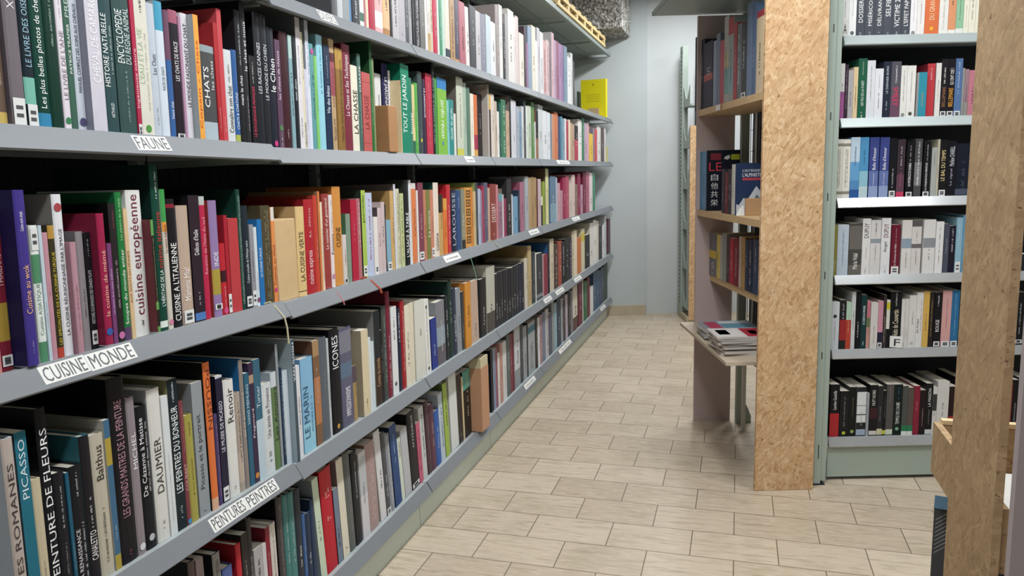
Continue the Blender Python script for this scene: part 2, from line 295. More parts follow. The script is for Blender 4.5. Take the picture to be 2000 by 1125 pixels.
# ---------------------------------------------------------------- the books, shelf by shelf
# left edge, right edge (along the shelf front), top, spine colour  options | titles | bands and stickers
# title: text ~ ink ~ from ~ to ~ size ~ d(own) ; a leading @ keeps a text out of the label; * = marks too small to read
ROW_B = """
0 19 -9 6b5648 h=.31 o=-1||.02-.09:#c9ad5a
21 56 -9 6f666c h=.325 c=5d555c|@NOLLEDEX~#d8d6d8~.66~.99~.5~d|t.02-.17
56 79 -9 12222c h=.33|LE LIVRE DES OISEAUX RARES~#8fb5c8~.35~.97~.5|.14-.29:#6fb5a2 t.01-.14
79 105 -9 0d4034 h=.32|Les plus belles photos de chevaux~#e6ece8~.13~.86~.55|.02-.10:#2f83b0
105 129 -9 0b3529 h=.325 c=0a3027|*~#9fb8ac~.5~.9~.35
129 143 -9 dcd5df h=.315|LE LIVRE DE L'ANE~#8a8088~.2~.62~.6;*~#8a8088~.7~.9~.3|d.07:#2f7a4c
143 156 -9 3f6455 h=.32|@PATRICE TRAPIER~#e9efe9~.36~.66~.4;PREUVES~#b9cac0~.7~.97~.6
156 173 -9 c6cedb h=.31|MANUEL COMPLET DES SOINS AUX CHEVAUX~#3c4250~.26~.82~.38|d.07:#4e466f
175 212 -9 c9c6d2 h=.30 o=1.5 c=8d8e9e|CHEVAL DE CAMARGUE~#efedf2~.34~.98~.5
212 237 -9 2c4a4d h=.305|HISTOIRE NATURELLE~#e8eded~.33~.82~.5;*~#b9c9c9~.4~.75~.22;ARTHAUD~#dfe7e7~.12~.22~.25
239 272 -9 33504f h=.31 c=22393b|ENCYCLOPEDIE~#e2eaea~.50~.86~.42;DU REGNE ANIMAL~#c9d6d6~.5~.88~.3;*~#93a9a8~.1~.45~.2
272 280 -9 b5284a h=.32|Ingénieuse nature~#f1d3da~.2~.6~.7|t.0-.09
280 304 -9 d5d3c6 h=.33|L'EAU ET LA VIE~#a9bd9b~.36~.72~.4;*~#c0c4b0~.18~.7~.22;*~#3c3c38~.83~.98~.35|d.06:#4d9038
304 320 15 b9c3cf h=.30|Les Chats~#4a5464~.48~.63~.5;*~#75808f~.1~.24~.3
320 336 -9 cbd6e2 h=.31 c=a9b4bd|RACES DE CHATS~#4b5768~.36~.53~.35|.79-1:#3f9cc0
336 347 -9 33619f h=.295 c=6d4f66|Votre chat~#e3ebf5~.16~.3~.5|.62-1:#6d4760
347 364 -9 241f29 h=.30 c=7d3b58|LES CHATS DE RACE~#e8e6ea~.46~.76~.45|.9-1:#a55a70 t.0-.05
364 369 -9 b58ba8 h=.29
369 382 -9 d8d5df h=.30|LE MONDE FASCINANT DU CHAT~#2a2a30~.27~.92~.5
386 402 27 eea23a c=9fa8ad o=1.5|Copain - Chats~#cf3f22~.1~.80~.62
403 430 89 4a4b4d c=44464a|CHATS~#f2f2f2~.36~.78~.34;les chats~#d8d8d8~.55~.85~.2|.0-.21:#a9b8c2 .93-1:#8f9da6
430 438 14 b5262d h=.30 c=a92a30|*~#f0d0d0~.1~.3~.3
438 447 16 c9444c|*~#f0c8c8~.08~.2~.3
447 463 97 ced2d5 c=a5aab0|Connaître son chat~#1c1c1e~.12~.62~.5;*~#44464a~.66~.85~.35
463 473 97 2f5d9c|CHATS & CHATONS~#dbe6f2~.16~.55~.5|.03-.1:#a9b04a
473 484 19 1d1e24|mais le chat~#e8e8ea~.3~.52~.5;*~#c9c9cc~.6~.9~.4
484 494 1 2a2a30 c=17181c|le chat et nous~#dedee0~.52~.86~.55;*~#b9b9bc~.1~.35~.3|.0-.0:#fff
495 508 109 1a191d c=141417|LE BOULEDOGUE FRANÇAIS~#d8355c~.1~.66~.45;*~#d0d0d0~.7~.95~.3
508 522 24 1e2129 c=14161b|LES RACES CANINES~#cfd2d6~.40~.78~.5
522 534 28 20232b|LE MONDE DU CHIEN~#cfd2d6~.37~.78~.5;*~#d8d8d8~.02~.05~.5
534 547 54 1f2430 c=191d26|le Chien~#f4f4f6~.48~.75~.72|d.05:#c8327f
547 557 77 5d4058|les chiens de chasse~#dcc9d8~.46~.9~.45;*~#cdb~.03~.16~.4|d.2:#4a7a4a
557 573 62 3e1a24 c=35161f|*~#b9a0a6~.1~.2~.3
573 580 68 7fa3ad|*~#233~.3~.7~.5|.8-1:#a9c5c0
580 588 68 1a2027|mon chien~#d8dde0~.44~.62~.5
588 597 33 d8d4d8 c=6b7178|*~#555~.5~.8~.3;*~#777~.1~.3~.4
597 602 62 d8d2b4|CHIENS DU MONDE~#2a2a22~.03~.24~.5;*~#444~.6~.95~.4
602 607 135 c9c6d6
607 614 39 cfd6e6 c=9aa1ad|*~#4a5e8a~.5~.85~.4
614 622 85 5d9ba0|*~#1f4a52~.3~.75~.5|d.93:#b8478f
622 628 109 7cc36a|*~#4a8a40~.4~.7~.4
628 640 68 8fcbdc c=8cc3cf|*~#3f7fa0~.5~.9~.4
640 652 87 1c2f4c|Vie des bêtes~#dde4ee~.36~.62~.5;*~#9fb0c8~.65~.9~.3
652 662 76 b79a72|*~#3a2a22~.1~.3~.7;*~#8a2a44~.4~.75~.6|.5-.8:#a5545c .8-.88:#5d2a35
662 676 94 8a6430|*~#c79a4a~.05~.95~.8;*~#4a3018~.1~.9~.6|.8-1:#b58c3a
676 692 86 7d2b3c c=6b2334|La Chasse et Ses Techniques~#ecdcdf~.34~.9~.55
692 705 128 e2dcc8 c=c9c2ae|LA CHASSE~#1d1d1b~.22~.72~.6
705 712 105 45685f c=2c4a42|CHASSE~#dfe8e4~.62~.88~.5;*~#c5d5cf~.2~.6~.3
712 728 142 c05a58|LA CHASSE~#7c2228~.3~.72~.5|.12-.125:#7c2228 .88-.885:#7c2228
728 733 80 2f6a38 c=1f4a2c
733 737 114 7d9160|*~#c9d3b8~.1~.8~.4
738 750 144 d5d5d3 o=-4
752 764 124 2b2c55 c=1b1d2a o=-4|LE JARDINAGE~#f0f0f4~.46~.85~.55~d
764 776 139 e3e1dc o=-4|encyclopédie du jardin~#3a3a3e~.3~.85~.5~d
776 787 155 e6cf9f|*~#7a5a2a~.4~.85~.35|.93-1:#b0392e .86-.93:#c9a070
787 803 126 0f8464 c=0d6f56|TOUT LE JARDIN~#eef5f0~.24~.88~.62
803 809 152 2f7a66|bonsaï~#e6efe9~.28~.55~.6
809 814 165 d9c78d||.0-.2:#2c6a4c
814 820 162 57a546|*~#d8ecd0~.1~.6~.4
820 829 140 3c4a4c|*~#aab~.2~.3~.3|d.18:#c9c03a
829 835 155 3a2a45|LE JARDINAGE~#efeaf2~.5~.88~.6~d
835 847 144 c02a45 c=8e1f38|*~#e69aa8~.1~.9~.25
847 853 122 1b1f22 c=101316|*~#cfd4d6~.1~.9~.5~d
853 857 152 4e9a4a
857 875 153 7cb83e c=4c8a36|jardin réussi~#f0f6e6~.23~.72~.5~d|.86-1:#2f7fc0 d.16:#2f78b5
875 879 196 7cc0c4
879 889 195 2e8a86|Guide du jardin~#e2f0ee~.3~.85~.55
889 893 222 dcdad2
895 908 151 c6cbb8 c=6d655d|*~#6f6a58~.2~.8~.25|.0-.1:#c9c64a
908 914 162 a3b7a6
914 921 171 5a7a68
921 927 183 e8e0cf|*~#7a705c~.3~.8~.3
927 934 185 d8723e||.12-.36:#b02d4e .0-.12:#d8a24a
934 944 184 2b2226 o=-3
944 955 174 c9bfbc c=b8b0a6|*~#55494a~.4~.6~.3
955 958 165 b8b0a4 c=b5ada0
958 961 184 dca944||.0-.76:#3a3038
961 968 184 d9cdbf
968 973 198 c3b2a2
973 977 218 e2ded8
977 981 202 23564e
981 990 195 3c7a58 c=2a5a48|*~#dcebe0~.1~.9~.5
990 997 217 c9a58c
997 1000 188 22252a c=8a8078
1000 1010 196 d3d3d8|*~#667~.3~.4~.3
1010 1015 208 a9b3c2
1015 1020 218 7f9db4
1020 1024 208 d3d5d8|*~#333~.2~.6~.5
1024 1028 198 454a50
1028 1032 207 dde2dc
1032 1039 207 c8d2c0|*~#4f7050~.2~.7~.6
1039 1045 200 5c8a4e
1045 1047 238 dfe2dc
1047 1052 216 9c6d50||.43-1:#1f2022
1052 1061 206 cfd4d6
1061 1070 217 e0e2e6
1070 1075 220 dfe3e8
1075 1079 223 7f93a6
1079 1084 223 d19170
1084 1091 220 d67a4e
1091 1096 228 33507a
1096 1100 228 5f93a8
1100 1104 233 8fa1b5
1104 1107 232 dfe0e2
1107 1111 236 b53a55
1111 1114 234 e6d8bd
1114 1118 240 c9a37f
1118 1123 243 b59a86
1123 1130 246 b8394f||.6-1:#2a2228
1130 1137 234 e3e0dd
1137 1142 231 3c7a58
1142 1147 240 b89fb4
1147 1151 240 d0a0b0
1151 1158 248 e3b93a||.8-1:#5a4a5a
1158 1162 250 8a7f84
1162 1167 253 d1434e
1167 1174 247 dcd8d6
1174 1180 252 5a4a4a
1180 1184 250 e0d8d6
"""
ROW_C = """
0 5 430 d98a8c
5 29 413 7e1f33 o=-.5|THAÏLANDE~#dcc5c8~.53~.77~.45;*~#c9a5aa~.82~.97~.3|.19-.43:#a88a35 t.03-.1
55 80 378 41348b o=3 c=241f55|Cuisine au wok~#e8b48a~.3~.58~.5;Cuisine santé simple~#e3e0f0~.77~.88~.4;*~#8a80b8~.07~.15~.3
81 97 441 dde3df|Cuisine ASIATIQUE~#6f8f7c~.2~.58~.5|.0-.15:#4c8a62 .58-.79:#4c8a62 t.82-.98
97 104 441 b9c9d4
104 115 455 c08a98|*~#8a5462~.5~.6~.4
115 128 441 3a3520|LES SPÉCIALITÉS DE LA CUISINE TURQUE~#d2b93a~.1~.8~.6|.0-.08:#b8402e .9-1:#b58a3a
128 147 380 dcdce2 c=8a8682|LA CUISINE RÉUNIONNAISE PAR L'IMAGE~#3f4048~.13~.79~.42|d.92:#a03a45
149 167 474 b58795 o=1 c=a87886
167 181 453 8a8489 c=77757a
181 194 455 1b1b20|HISTOIRE GOURMANDE DES GRANDS PLATS~#d0d0d4~.22~.68~.5;*~#c5c5ca~.8~.95~.4|t.04-.16
209 224 423 a11f48 o=2 c=86203f|la cuisine de mémé~#e8b0a0~.22~.72~.5|d.1:#2f55a0
224 232 476 7a3f74|Les saveurs de la cuisine d'ailleurs~#cbb0d6~.3~.75~.5
232 246 398 2a2426 c=101214|*~#b5a8a8~.25~.6~.5;*~#8a4a4a~.82~.95~.4|d.05:#c070a0
246 259 376 1f7a3a c=17663a|Soupes du monde entier~#eef4ec~.11~.62~.62;Les plaisirs de la table~#a5d49a~.68~.96~.42|.0-.09:#5a4068
259 267 408 d8b78c|AUX GOUTS DU MONDE~#8a6a45~.28~.68~.5
267 295 372 dcdcda|cuisine européenne~#6d1a30~.15~.97~.72;*~#444~.07~.12~.3
305 315 435 5b9a4b o=2 c=6d3038|*~#e8d8a8~.25~.85~.3|.27-.86:#23201c .05-.2:#23201c
315 331 322 0e4434 c=0a2a24|L'HÉRITAGE DE LA~#e0ece6~.15~.37~.5;cuisine italienne~#c23a30~.38~.72~.52;*~#dfe8e4~.8~.96~.4|.02-.06:#d8e2dc
331 341 370 c9c2b4|La cuisine italienne~#8a2a20~.55~.75~.5|.77-1:#3a9a4a .7-.77:#d8903a d.05:#d080a0
341 358 389 19181b|CUISINE A L'ITALIENNE~#f0f0ee~.05~.66~.66|.93-.96:#8a2030
360 382 402 b9a08f c=77737a|Mamma Mia!~#f2eae4~.2~.48~.5|t.01-.12
383 403 382 2d2029 c=17151a|Délices d'Italie~#e6e0e4~.53~.73~.45;*~#b8b0b8~.12~.24~.3|.01-.07:#4a78b8
403 415 384 bd2348|Recettes de l'Italie du sud~#e890a4~.37~.83~.55|.93-1:#b5bdb8
421 437 392 8f76a8 c=9c3a36|INDE~#efe8f4~.44~.56~.5|.19-.41:#a8923a t.06-.1
437 448 476 c02430|*~#e8b8b8~.1~.4~.3|.46-.62:#3a1a20 d.06:#c84a80
448 455 421 b02332 c=9c2030||t.01-.2
455 474 427 bd3a40
474 482 370 123e33 c=103830|*~#a8c0b8~.05~.95~.8
483 495 402 1f2a33 c=182026|Cuisine actuelle de l'Afrique noire~#d0d6da~.25~.66~.5|t.02-.12
495 503 439 8d8d94||t.02-.2
503 510 444 c9d4dc||d.08:#7a3a5a
510 519 429 1f6fb3|LA CUISINE TURQUE~#e0ecf5~.33~.67~.5
519 537 402 4d4530|*~#8a8468~.05~.95~.7
537 544 405 e08a4a|Cuisiner au Wok~#8a3020~.2~.62~.6|d.15:#c83a7a .86-1:#d8d0c8
586 602 404 d9b97c c=c2a474|LA CUISINE VERTE~#4a3c22~.17~.72~.5|.05-.06:#4a3c22
602 620 390 b3242c c=8a1820|cuisine express~#efd0d0~.1~.46~.6;*~#dfb0b0~.6~.93~.4
620 628 382 c8402e c=a83a28
628 632 374 d9793f c=9a7a54
632 637 395 e0cdb0|*~#6a3020~.1~.7~.6
637 650 379 9a3b37|Le cuisinier d'un gourmand~#edd5d0~.42~.95~.55
650 657 381 e0d2cf|Poissons~#3a3038~.36~.58~.6;*~#5a5058~.6~.95~.4|d.12:#c080a0
657 673 365 d08a3c c=b06a30|CUISINE~#3a2a14~.39~.59~.5
673 681 459 cfc4bf||t.02-.1
681 690 418 7d917f c=4d7a58
690 702 391 b81f3c c=a81a36|*~#e08090~.5~.8~.3
702 710 388 b06a70|*~#f0d8d8~.4~.95~.5
711 719 372 a2bf4e c=2a3a30|gourmandes~#24301a~.63~.94~.6|t.02-.14
719 733 377 b5bfda|*~#a04a70~.2~.95~.35
733 741 424 ded8d2||t.02-.16
741 748 406 c9b4b4 c=55484a
748 755 395 c4afb0
755 758 400 2b2b30|*~#c9c9cc~.1~.8~.6
758 767 430 7fa9bd||t.01-.17
767 774 373 c9a063 c=c29a5c
774 778 360 cbcdd6 c=6c6461
778 785 369 c8c5a8|*~#5a5040~.45~.95~.6;*~#6a7a50~.05~.4~.4
785 792 378 b7be88|*~#6a7a40~.1~.9~.5
792 803 352 17191a c=2a332c|L'ALSACE À TABLE~#e8ecee~.1~.62~.6
803 808 352 d6d8da c=3a423c|*~#99a~.1~.9~.3
808 817 358 d97a45||.93-1:#d5cfcc
817 820 372 dfdcd8
820 830 357 7d3a4d||t.02-.12
830 836 371 bf7a5c
836 844 371 7b7a3f|La cuisine~#e8e6d0~.32~.7~.5
844 850 371 c98066||t.02-.15
850 860 357 e0d0c0 c=1f4a44|cuisine~#4a4038~.08~.32~.6
860 868 380 c49a5c||.7-1:#2a2a26
868 875 388 e0752f||.8-1:#d8983a
875 883 361 c22e33 c=b8202c|*~#f0d0d0~.1~.7~.4
883 893 371 1b2138|@LAROUSSE~#aab4c8~.1~.95~.6
893 903 372 2f4a7a c=1d2a4a|*~#8fa0c0~.7~.9~.4
903 910 370 8b8570 c=9aa070|*~#e0dcd0~.2~.6~.6|.0-.15:#2a2a30
911 922 367 d99440|#6~#5a3c1c~.05~.98~.7
922 926 366 cf7d31
926 931 374 c9ad78
931 936 357 39434f c=8a9a50
936 941 369 aab3c6
941 944 372 8f7a94
944 948 363 a3304b
948 955 357 5c5a72
955 959 367 c2a08a
959 971 360 8c3a33 c=7a1a28|DESSERT~#e8d0c8~.32~.66~.6|d.1:#c89080
971 975 361 c57f86
975 982 369 9a6f85||.75-.9:#5d9aa5 .9-1:#6a5a4a
982 985 380 c8c0c4
985 991 388 8e2c50
991 1000 350 232126 c=2e2f33|*~#b5b5b8~.1~.55~.5
1000 1003 380 d0ccd4
1003 1013 384 6b9ab8
1013 1017 372 25344a
1017 1025 356 a86a82 c=98526c
1027 1034 345 a9aeb4
1034 1039 347 b5946a
1039 1044 346 a98a5e
1044 1049 347 b08f62
1049 1052 352 6a3a30
1052 1058 350 c9b1b8
1058 1061 384 e0d8c0||.0-.7:#2a2426
1061 1066 355 8fa23e
1066 1072 330 d8d79a c=6d5a45
1075 1086 345 5f7d9a||.0-.4:#7fa0b0
1086 1089 347 a9b5c5
1089 1095 358 c79aa5
1095 1100 372 b8889a
1100 1106 347 a02a50
1106 1112 345 b54a66
1112 1118 358 d0bcae
1118 1124 342 d4bcb8
1124 1128 360 8a6a60
1128 1134 340 8e2748
1134 1139 361 b78ba0
1139 1145 338 741a38
1145 1151 336 b25f78
1151 1158 338 e3cfd2
1158 1163 337 3f8a68
"""
ROW_D = """
44 66 865 b9aba3 c=b3bdcb o=2|PLANTES ROMANES~#3a3234~.0~.87~.5
66 88 846 1d6f86 c=3a4a50|@PICASSO~#d5e6ec~.65~.96~.55
88 107 938 c6b99a|*~#6a6048~.1~.4~.3
107 128 800 15161d c=0f1016|PEINTURE DE FLEURS~#f2f2f4~.12~.9~.62
128 150 925 1a1b22|*~#c8c8cc~.55~.9~.3;*~#8a8a90~.2~.45~.3
150 157 925 1d5a74
157 181 912 17181f|LA RENAISSANCE~#e2e2e6~.08~.5~.3;*~#d0d0d6~.1~.55~.25;*~#c8c8cc~.75~.95~.3
181 201 853 1c1a20 c=2f6b78|@CANALETTO~#f0f0f0~.16~.36~.6;*~#d8d8d8~.38~.6~.4
201 227 850 bdb5a2 c=a8a190|@Balthus~#1f1d1a~.68~.92~.5;*~#6a6456~.1~.5~.4
228 239 822 3f6a8c c=b5b5ac|*~#c9d5de~.2~.3~.4|.0-.1:#b0983a .7-.88:#b0983a
240 272 740 16141a c=0c0d12|LES GRANDS MAITRES DE LA PEINTURE~#b58a98~.25~.88~.42;*~#7a3a48~.04~.08~.4
272 288 778 8d8288 c=9a9296|MICHEL~#eceaec~.55~.78~.5|d.05:#d8d8d8
288 309 795 15171d|@De Cézanne à Matisse~#e8e8ea~.38~.92~.5;*~#c8c8cc~.4~.9~.25|d.08:#b8b8bc
311 335 761 d5d4cf c=b0b5ba|@DAUMIER~#33332f~.32~.68~.5;*~#9a9a94~.08~.14~.4
335 348 775 d3d8da|*~#9aa2a6~.1~.6~.25
348 367 742 15242c c=8a8a60|LES PEINTRES DU BONHEUR~#eef2f4~.25~.82~.62;*~#c5d0d4~.85~.98~.4;*~#b5c5ca~.06~.16~.4
367 376 786 7d3a42|@COURBET~#d8b0a8~.28~.5~.6;*~#c89090~.6~.95~.3|d.03:#3a8ab8
376 391 812 a39a45|*~#6f6a2c~.25~.6~.35;*~#5a5424~.8~.95~.4
392 412 748 8f969c c=858d94|@Picasso et le portrait~#2c3136~.2~.76~.5;*~#6a7076~.03~.06~.5
417 430 709 e06f35 c=17181c o=.5|@POUSSIN~#6d2a12~.55~.95~.55~d|.0-.08:#d8a888
430 437 810 4a3d6a|*~#b08ab8~.1~.9~.4
437 450 735 221f38 c=1a1a2a|@LE MUSEE DE PICASSO~#e0e0ea~.4~.8~.5|t.01-.12 .98-1:#c8c8d0
452 471 744 d9d8d4 c=b5b8bc|@Renoir~#2e2c2a~.64~.93~.55;*~#777~.06~.09~.3
471 482 768 a89a8c|*~#6a5a4a~.3~.9~.5|.1-.4:#b8a898
482 490 704 8b8078 c=1f6aa5|de la peinture~#dcd2c8~.4~.75~.5
490 499 730 2b5f7a|@HANS MEMLING~#c0d5de~.55~.9~.5
499 508 710 3a2a45 c=3a2a48|@Fragonard~#e0dae4~.38~.62~.55|d.06:#c8803a .83-.9:#a89078
508 521 703 35647a|@Turner~#d0e0e8~.6~.78~.5|.0-.5:#b5c8d4
522 540 750 ccd2d4|Une année en Provence~#6a5a58~.4~.95~.4;*~#7a8288~.1~.3~.5
540 551 728 5f7a4d c=9aa8b5|@Les Amours~#26302a~.3~.85~.5|.85-1:#c5ccd2
551 556 673 8f979b c=5d5f61
556 562 720 1f3550|*~#a8b8c8~.1~.9~.5
562 573 725 c3d0da
578 587 664 41505c c=9fb0ba o=1.5|@VAN GOGH~#eef2f4~.66~.97~.66
587 594 715 d5d5da
597 620 700 7fb3d6 c=5f8fb8|LE MARIN~#24506a~.15~.7~.5;*~#3a6a84~.2~.6~.2|.0-.3:#8cc5dc
620 632 666 7d5a40 c=6a4a3a||.2-.65:#b5764a .85-1:#a5825a
633 647 660 59616a|*~#8a9299~.5~.7~.3
647 651 662 b9c0c2
653 671 643 14151a|ICONES~#eceef0~.62~.93~.6|d.06:#c89a4a
672 694 641 5d5c73 c=50506a|IMPRESSIONNISME~#eceaf2~.1~.4~.4|.75-.97:#7a7a88 .5-.65:#5a6f88
694 701 715 a58a5a||.7-1:#5a4a5a
712 725 645 d3c39f c=a89d84 o=1|*~#7a6c4a~.1~.2~.3
725 730 660 d0d8da
730 736 668 c5d2d8
736 748 608 3a2a22 c=8a8c8c|Contes du monde~#c09a70~.2~.5~.5|.5-1:#1d2428
748 752 645 141416
752 761 598 3f4744 c=2a302e l=2.6|*~#9aa29e~.2~.9~.5
761 769 570 7a2236 c=6a1c2e l=2.6|*~#d8c8cc~.1~.6~.5
769 780 600 d9dadc c=c0c2c5 l=2.6|*~#44464a~.6~.9~.4|d.12:#3a3a3c
780 788 603 1c2238 l=2.6|*~#d8dae2~.6~.95~.5
788 796 588 a02228 c=8a1c24 l=2.6|*~#e0b0a8~.2~.9~.5
796 805 597 ddd3bd l=2
805 813 592 d9cfb8 l=1.5
813 834 588 d0d0c6 c=c2c2b8 l=1.2 o=.5|*~#8a8a82~.55~.65~.3
834 843 585 dcdcd6 l=1.2|*~#777~.1~.9~.3|d.9:#4a4a4a d.06:#3a3a3c
845 856 621 20358a c=1a2a6a l=1
857 873 588 7d7d84 c=8a8f94 l=1|*~#c8c8c8~.2~.7~.3|.0-.3:#5f5a62 .3-.6:#8a9aa5
873 880 577 1c2228 c=1a1a1e l=1|*~#c8ccd0~.2~.8~.5
880 888 548 16312c c=16312c l=1
888 895 562 2a3347 l=1|*~#e0e4ea~.2~.6~.7
895 904 563 8a9098 l=1
904 908 570 40454a
909 923 553 d28a2e c=c07a2a l=1.2 o=1
923 937 548 bda08c c=a8a8a4 l=1|*~#8a8a88~.1~.3~.5
940 952 545 1b191c c=2a282a
953 969 521 b8b5a5 c=b5b2a2||.0-.3:#4a443e
969 974 535 26242a l=2.2|*~#c8c8c8~.15~.45~.5
974 979 533 1f2026 l=2.2|*~#c8c8c8~.15~.4~.5
979 984 531 2a2a30 l=2.2|*~#b8b8b8~.15~.5~.5
984 989 529 201f24 l=2.2|*~#c8c8c8~.2~.45~.5
989 994 527 2a2830 l=2.2|*~#a8a8a8~.15~.4~.5
994 999 525 1c1d24 l=2.2|*~#c8c8c8~.15~.45~.5
999 1004 523 24242c l=2.2|*~#b8b8b8~.2~.4~.5
1004 1009 521 1d2028 l=2.2|*~#c8c8c8~.15~.45~.5
1009 1014 519 2a2b35 l=2.2|*~#c8c8c8~.15~.4~.5
1014 1019 517 1f2434 l=2.2|*~#a8a8b8~.2~.45~.5
1019 1025 514 1d2338 l=2.2|*~#c8c8d8~.15~.3~.5
1026 1032 505 cfc6b4 c=c2b59a
1032 1039 481 c0a878 c=a58c5c|*~#5a4a2a~.1~.5~.4
1039 1047 492 2b3438|*~#aab~.1~.9~.3
1047 1049 494 d5d5d0
1049 1060 495 33383d||.05-.12:#8a8f94
1060 1063 497 b58a94
1063 1071 497 8e2c3e
1071 1075 475 1d2234 c=2f5f95
1075 1083 467 cdbfa6 c=b8ae96
1083 1091 477 4b3a30|*~#cbb~.1~.9~.4
1091 1098 471 a34a3a
1098 1104 472 1b1b20|*~#c8c8c8~.2~.9~.5
1104 1112 467 1f2026
1112 1118 464 2d2638|*~#b8a8b8~.1~.9~.5
1118 1122 452 c8bba0
1122 1128 450 e0d4b8
1128 1136 464 c9733c
1136 1143 447 cfc9a8||.7-.9:#c9b83a
1143 1152 459 222326|*~#b8b8b8~.1~.5~.5
1152 1159 436 dcd8d2 c=cfc9bc
1159 1165 430 e2e0dc
1165 1170 432 d8d2c4
1170 1176 440 2a2a2e
1176 1181 440 dcdcdc
1181 1185 422 c9ccd2
1187 1193 428 5a2a3a l=-3
"""
ROW_E = """
392 405 1096 5b4b4a c=23242a
405 419 1091 8f7d80|*~#4a3a3e~.5~.9~.4
436 450 1080 8b8a85 c=22252c|*~#1a1a1c~.5~.95~.6
452 470 1107 4b5f9a
478 488 1062 c0202f c=b01c2c
488 500 1042 2b2627 c=2a2a2c
500 509 1012 33302f|*~#b8b0b0~.4~.7~.6
509 525 1070 a8a4a6|*~#2a2a2c~.5~.9~.5
525 532 1062 c8c4c6
532 540 1030 8b1c30
540 552 1022 cfc6be c=b0a8a2|*~#8a8078~.3~.9~.4
555 567 972 3f3a3c c=101116|*~#8a8484~.1~.95~.6
567 577 968 3f7a78
577 588 962 447f7d
588 600 955 232d38|*~#d8d4d0~.3~.5~.5
600 606 1004 3a5f96
606 616 1002 1f2f4a c=2f5088|*~#c8c8cc~.35~.5~.5
616 622 975 24385a
629 640 930 c2d2b8 c=8b97a0 l=4
641 662 912 c01a2c c=a51626 l=2.6|*~#f0c8c8~.72~.8~.6;*~#f0c8c8~.5~.55~.6
662 671 952 6f7d92 c=1d2430 l=3
672 684 893 d9d2bd c=8a7479 l=3|*~#55503f~.06~.1~.5
685 697 881 5d605f l=2.6|*~#8a8d8c~.2~.9~.4
698 710 880 1b1c22 c=17181e l=2.2|*~#c8c8cc~.5~.9~.3
711 724 881 c9c8cc l=2|*~#8a8a8e~.4~.65~.5|.5-.95:#b5b8bc
724 742 862 a58a88 c=9b7a63 l=3.2|*~#d8c0bc~.1~.9~.6
746 757 837 d2d2d4 c=b5b2b0 l=6
757 765 842 4a4b52 l=6|*~#c8c8cc~.2~.5~.5|t.0-.08
765 773 845 8d919a l=6|*~#e8e8ec~.1~.9~.6
774 786 826 24457d c=1f2f55 l=5.5|*~#9ab0d0~.5~.9~.4
786 793 853 ccd4c6 l=5.5|*~#33383a~.7~.95~.6
793 805 834 b4b6ba l=5.5
806 821 801 15151b c=15141b l=4.5|*~#d0d0d4~.5~.95~.4|t.02-.06
821 828 823 c45a78 l=4.5|*~#4a2a34~.2~.9~.5
828 837 792 bfc3c2 l=4.5|*~#4a4c4c~.3~.9~.5
838 846 780 4a3038 l=4.2|*~#8a7078~.2~.9~.4
846 855 788 5b3345 l=4.2
855 864 800 2a5aa8 l=4.2
864 872 766 b5c2cf l=4|*~#5a6a8a~.2~.8~.5
873 881 746 9ab548 c=5a7038 l=3.6
883 897 728 d3d6d4 c=c5c8c5 l=3
897 906 730 2b2422 l=2.6|*~#8a8078~.1~.15~.6
906 909 736 cfb88f l=2
909 923 722 1f1f1c l=1.6|*~#b8b0a0~.3~.95~.4|.72-1:#4f9a8a
923 932 755 c4c2c2 l=1||.7-.95:#b5b2b4
932 941 752 33365a l=1
961 965 684 15171f
965 970 682 7f8ba3 c=1f2330
970 974 680 8a4a60
974 979 689 d5cfc8
979 984 670 b98a7d
984 992 667 cfcfcf|*~#999~.1~.6~.4
992 998 655 4f5f5c
998 1003 652 7c2c42
1003 1007 650 6a2438
1007 1018 638 c5cacf||.0-.3:#8a9096
1018 1024 635 3a3f48
1024 1031 637 9aa0a8|*~#4a4c50~.1~.5~.6
1031 1033 632 17181c
1033 1046 629 9ba3a8|*~#5a6266~.1~.6~.6|.8-.93:#2f7a94
1047 1052 622 17181c
1052 1056 620 dcdce0
1056 1061 615 a8838a
1061 1067 609 6f7a94
1067 1073 603 c2bfc4|*~#33343c~.1~.9~.6
1073 1079 612 4a5268
1079 1084 588 8d9196
1084 1089 591 86aebb
1089 1097 580 24384f
1097 1101 582 9a9fa5
1101 1105 585 3f2f3a
1105 1110 575 b3a8b5
1110 1116 565 1d1d22
1116 1120 567 7d7a80
1120 1129 558 d5cdbc||.0-.3:#5a3a34
1130 1138 543 6d2238
1138 1140 545 d8d4d0
1140 1148 550 2f6b48
1148 1153 542 742a34
1153 1159 560 dcd8d8
1160 1165 530 4a6180
1165 1170 528 3f5878
1170 1175 528 364a68
1175 1180 522 44525e
1180 1187 513 2f463d l=-2
"""
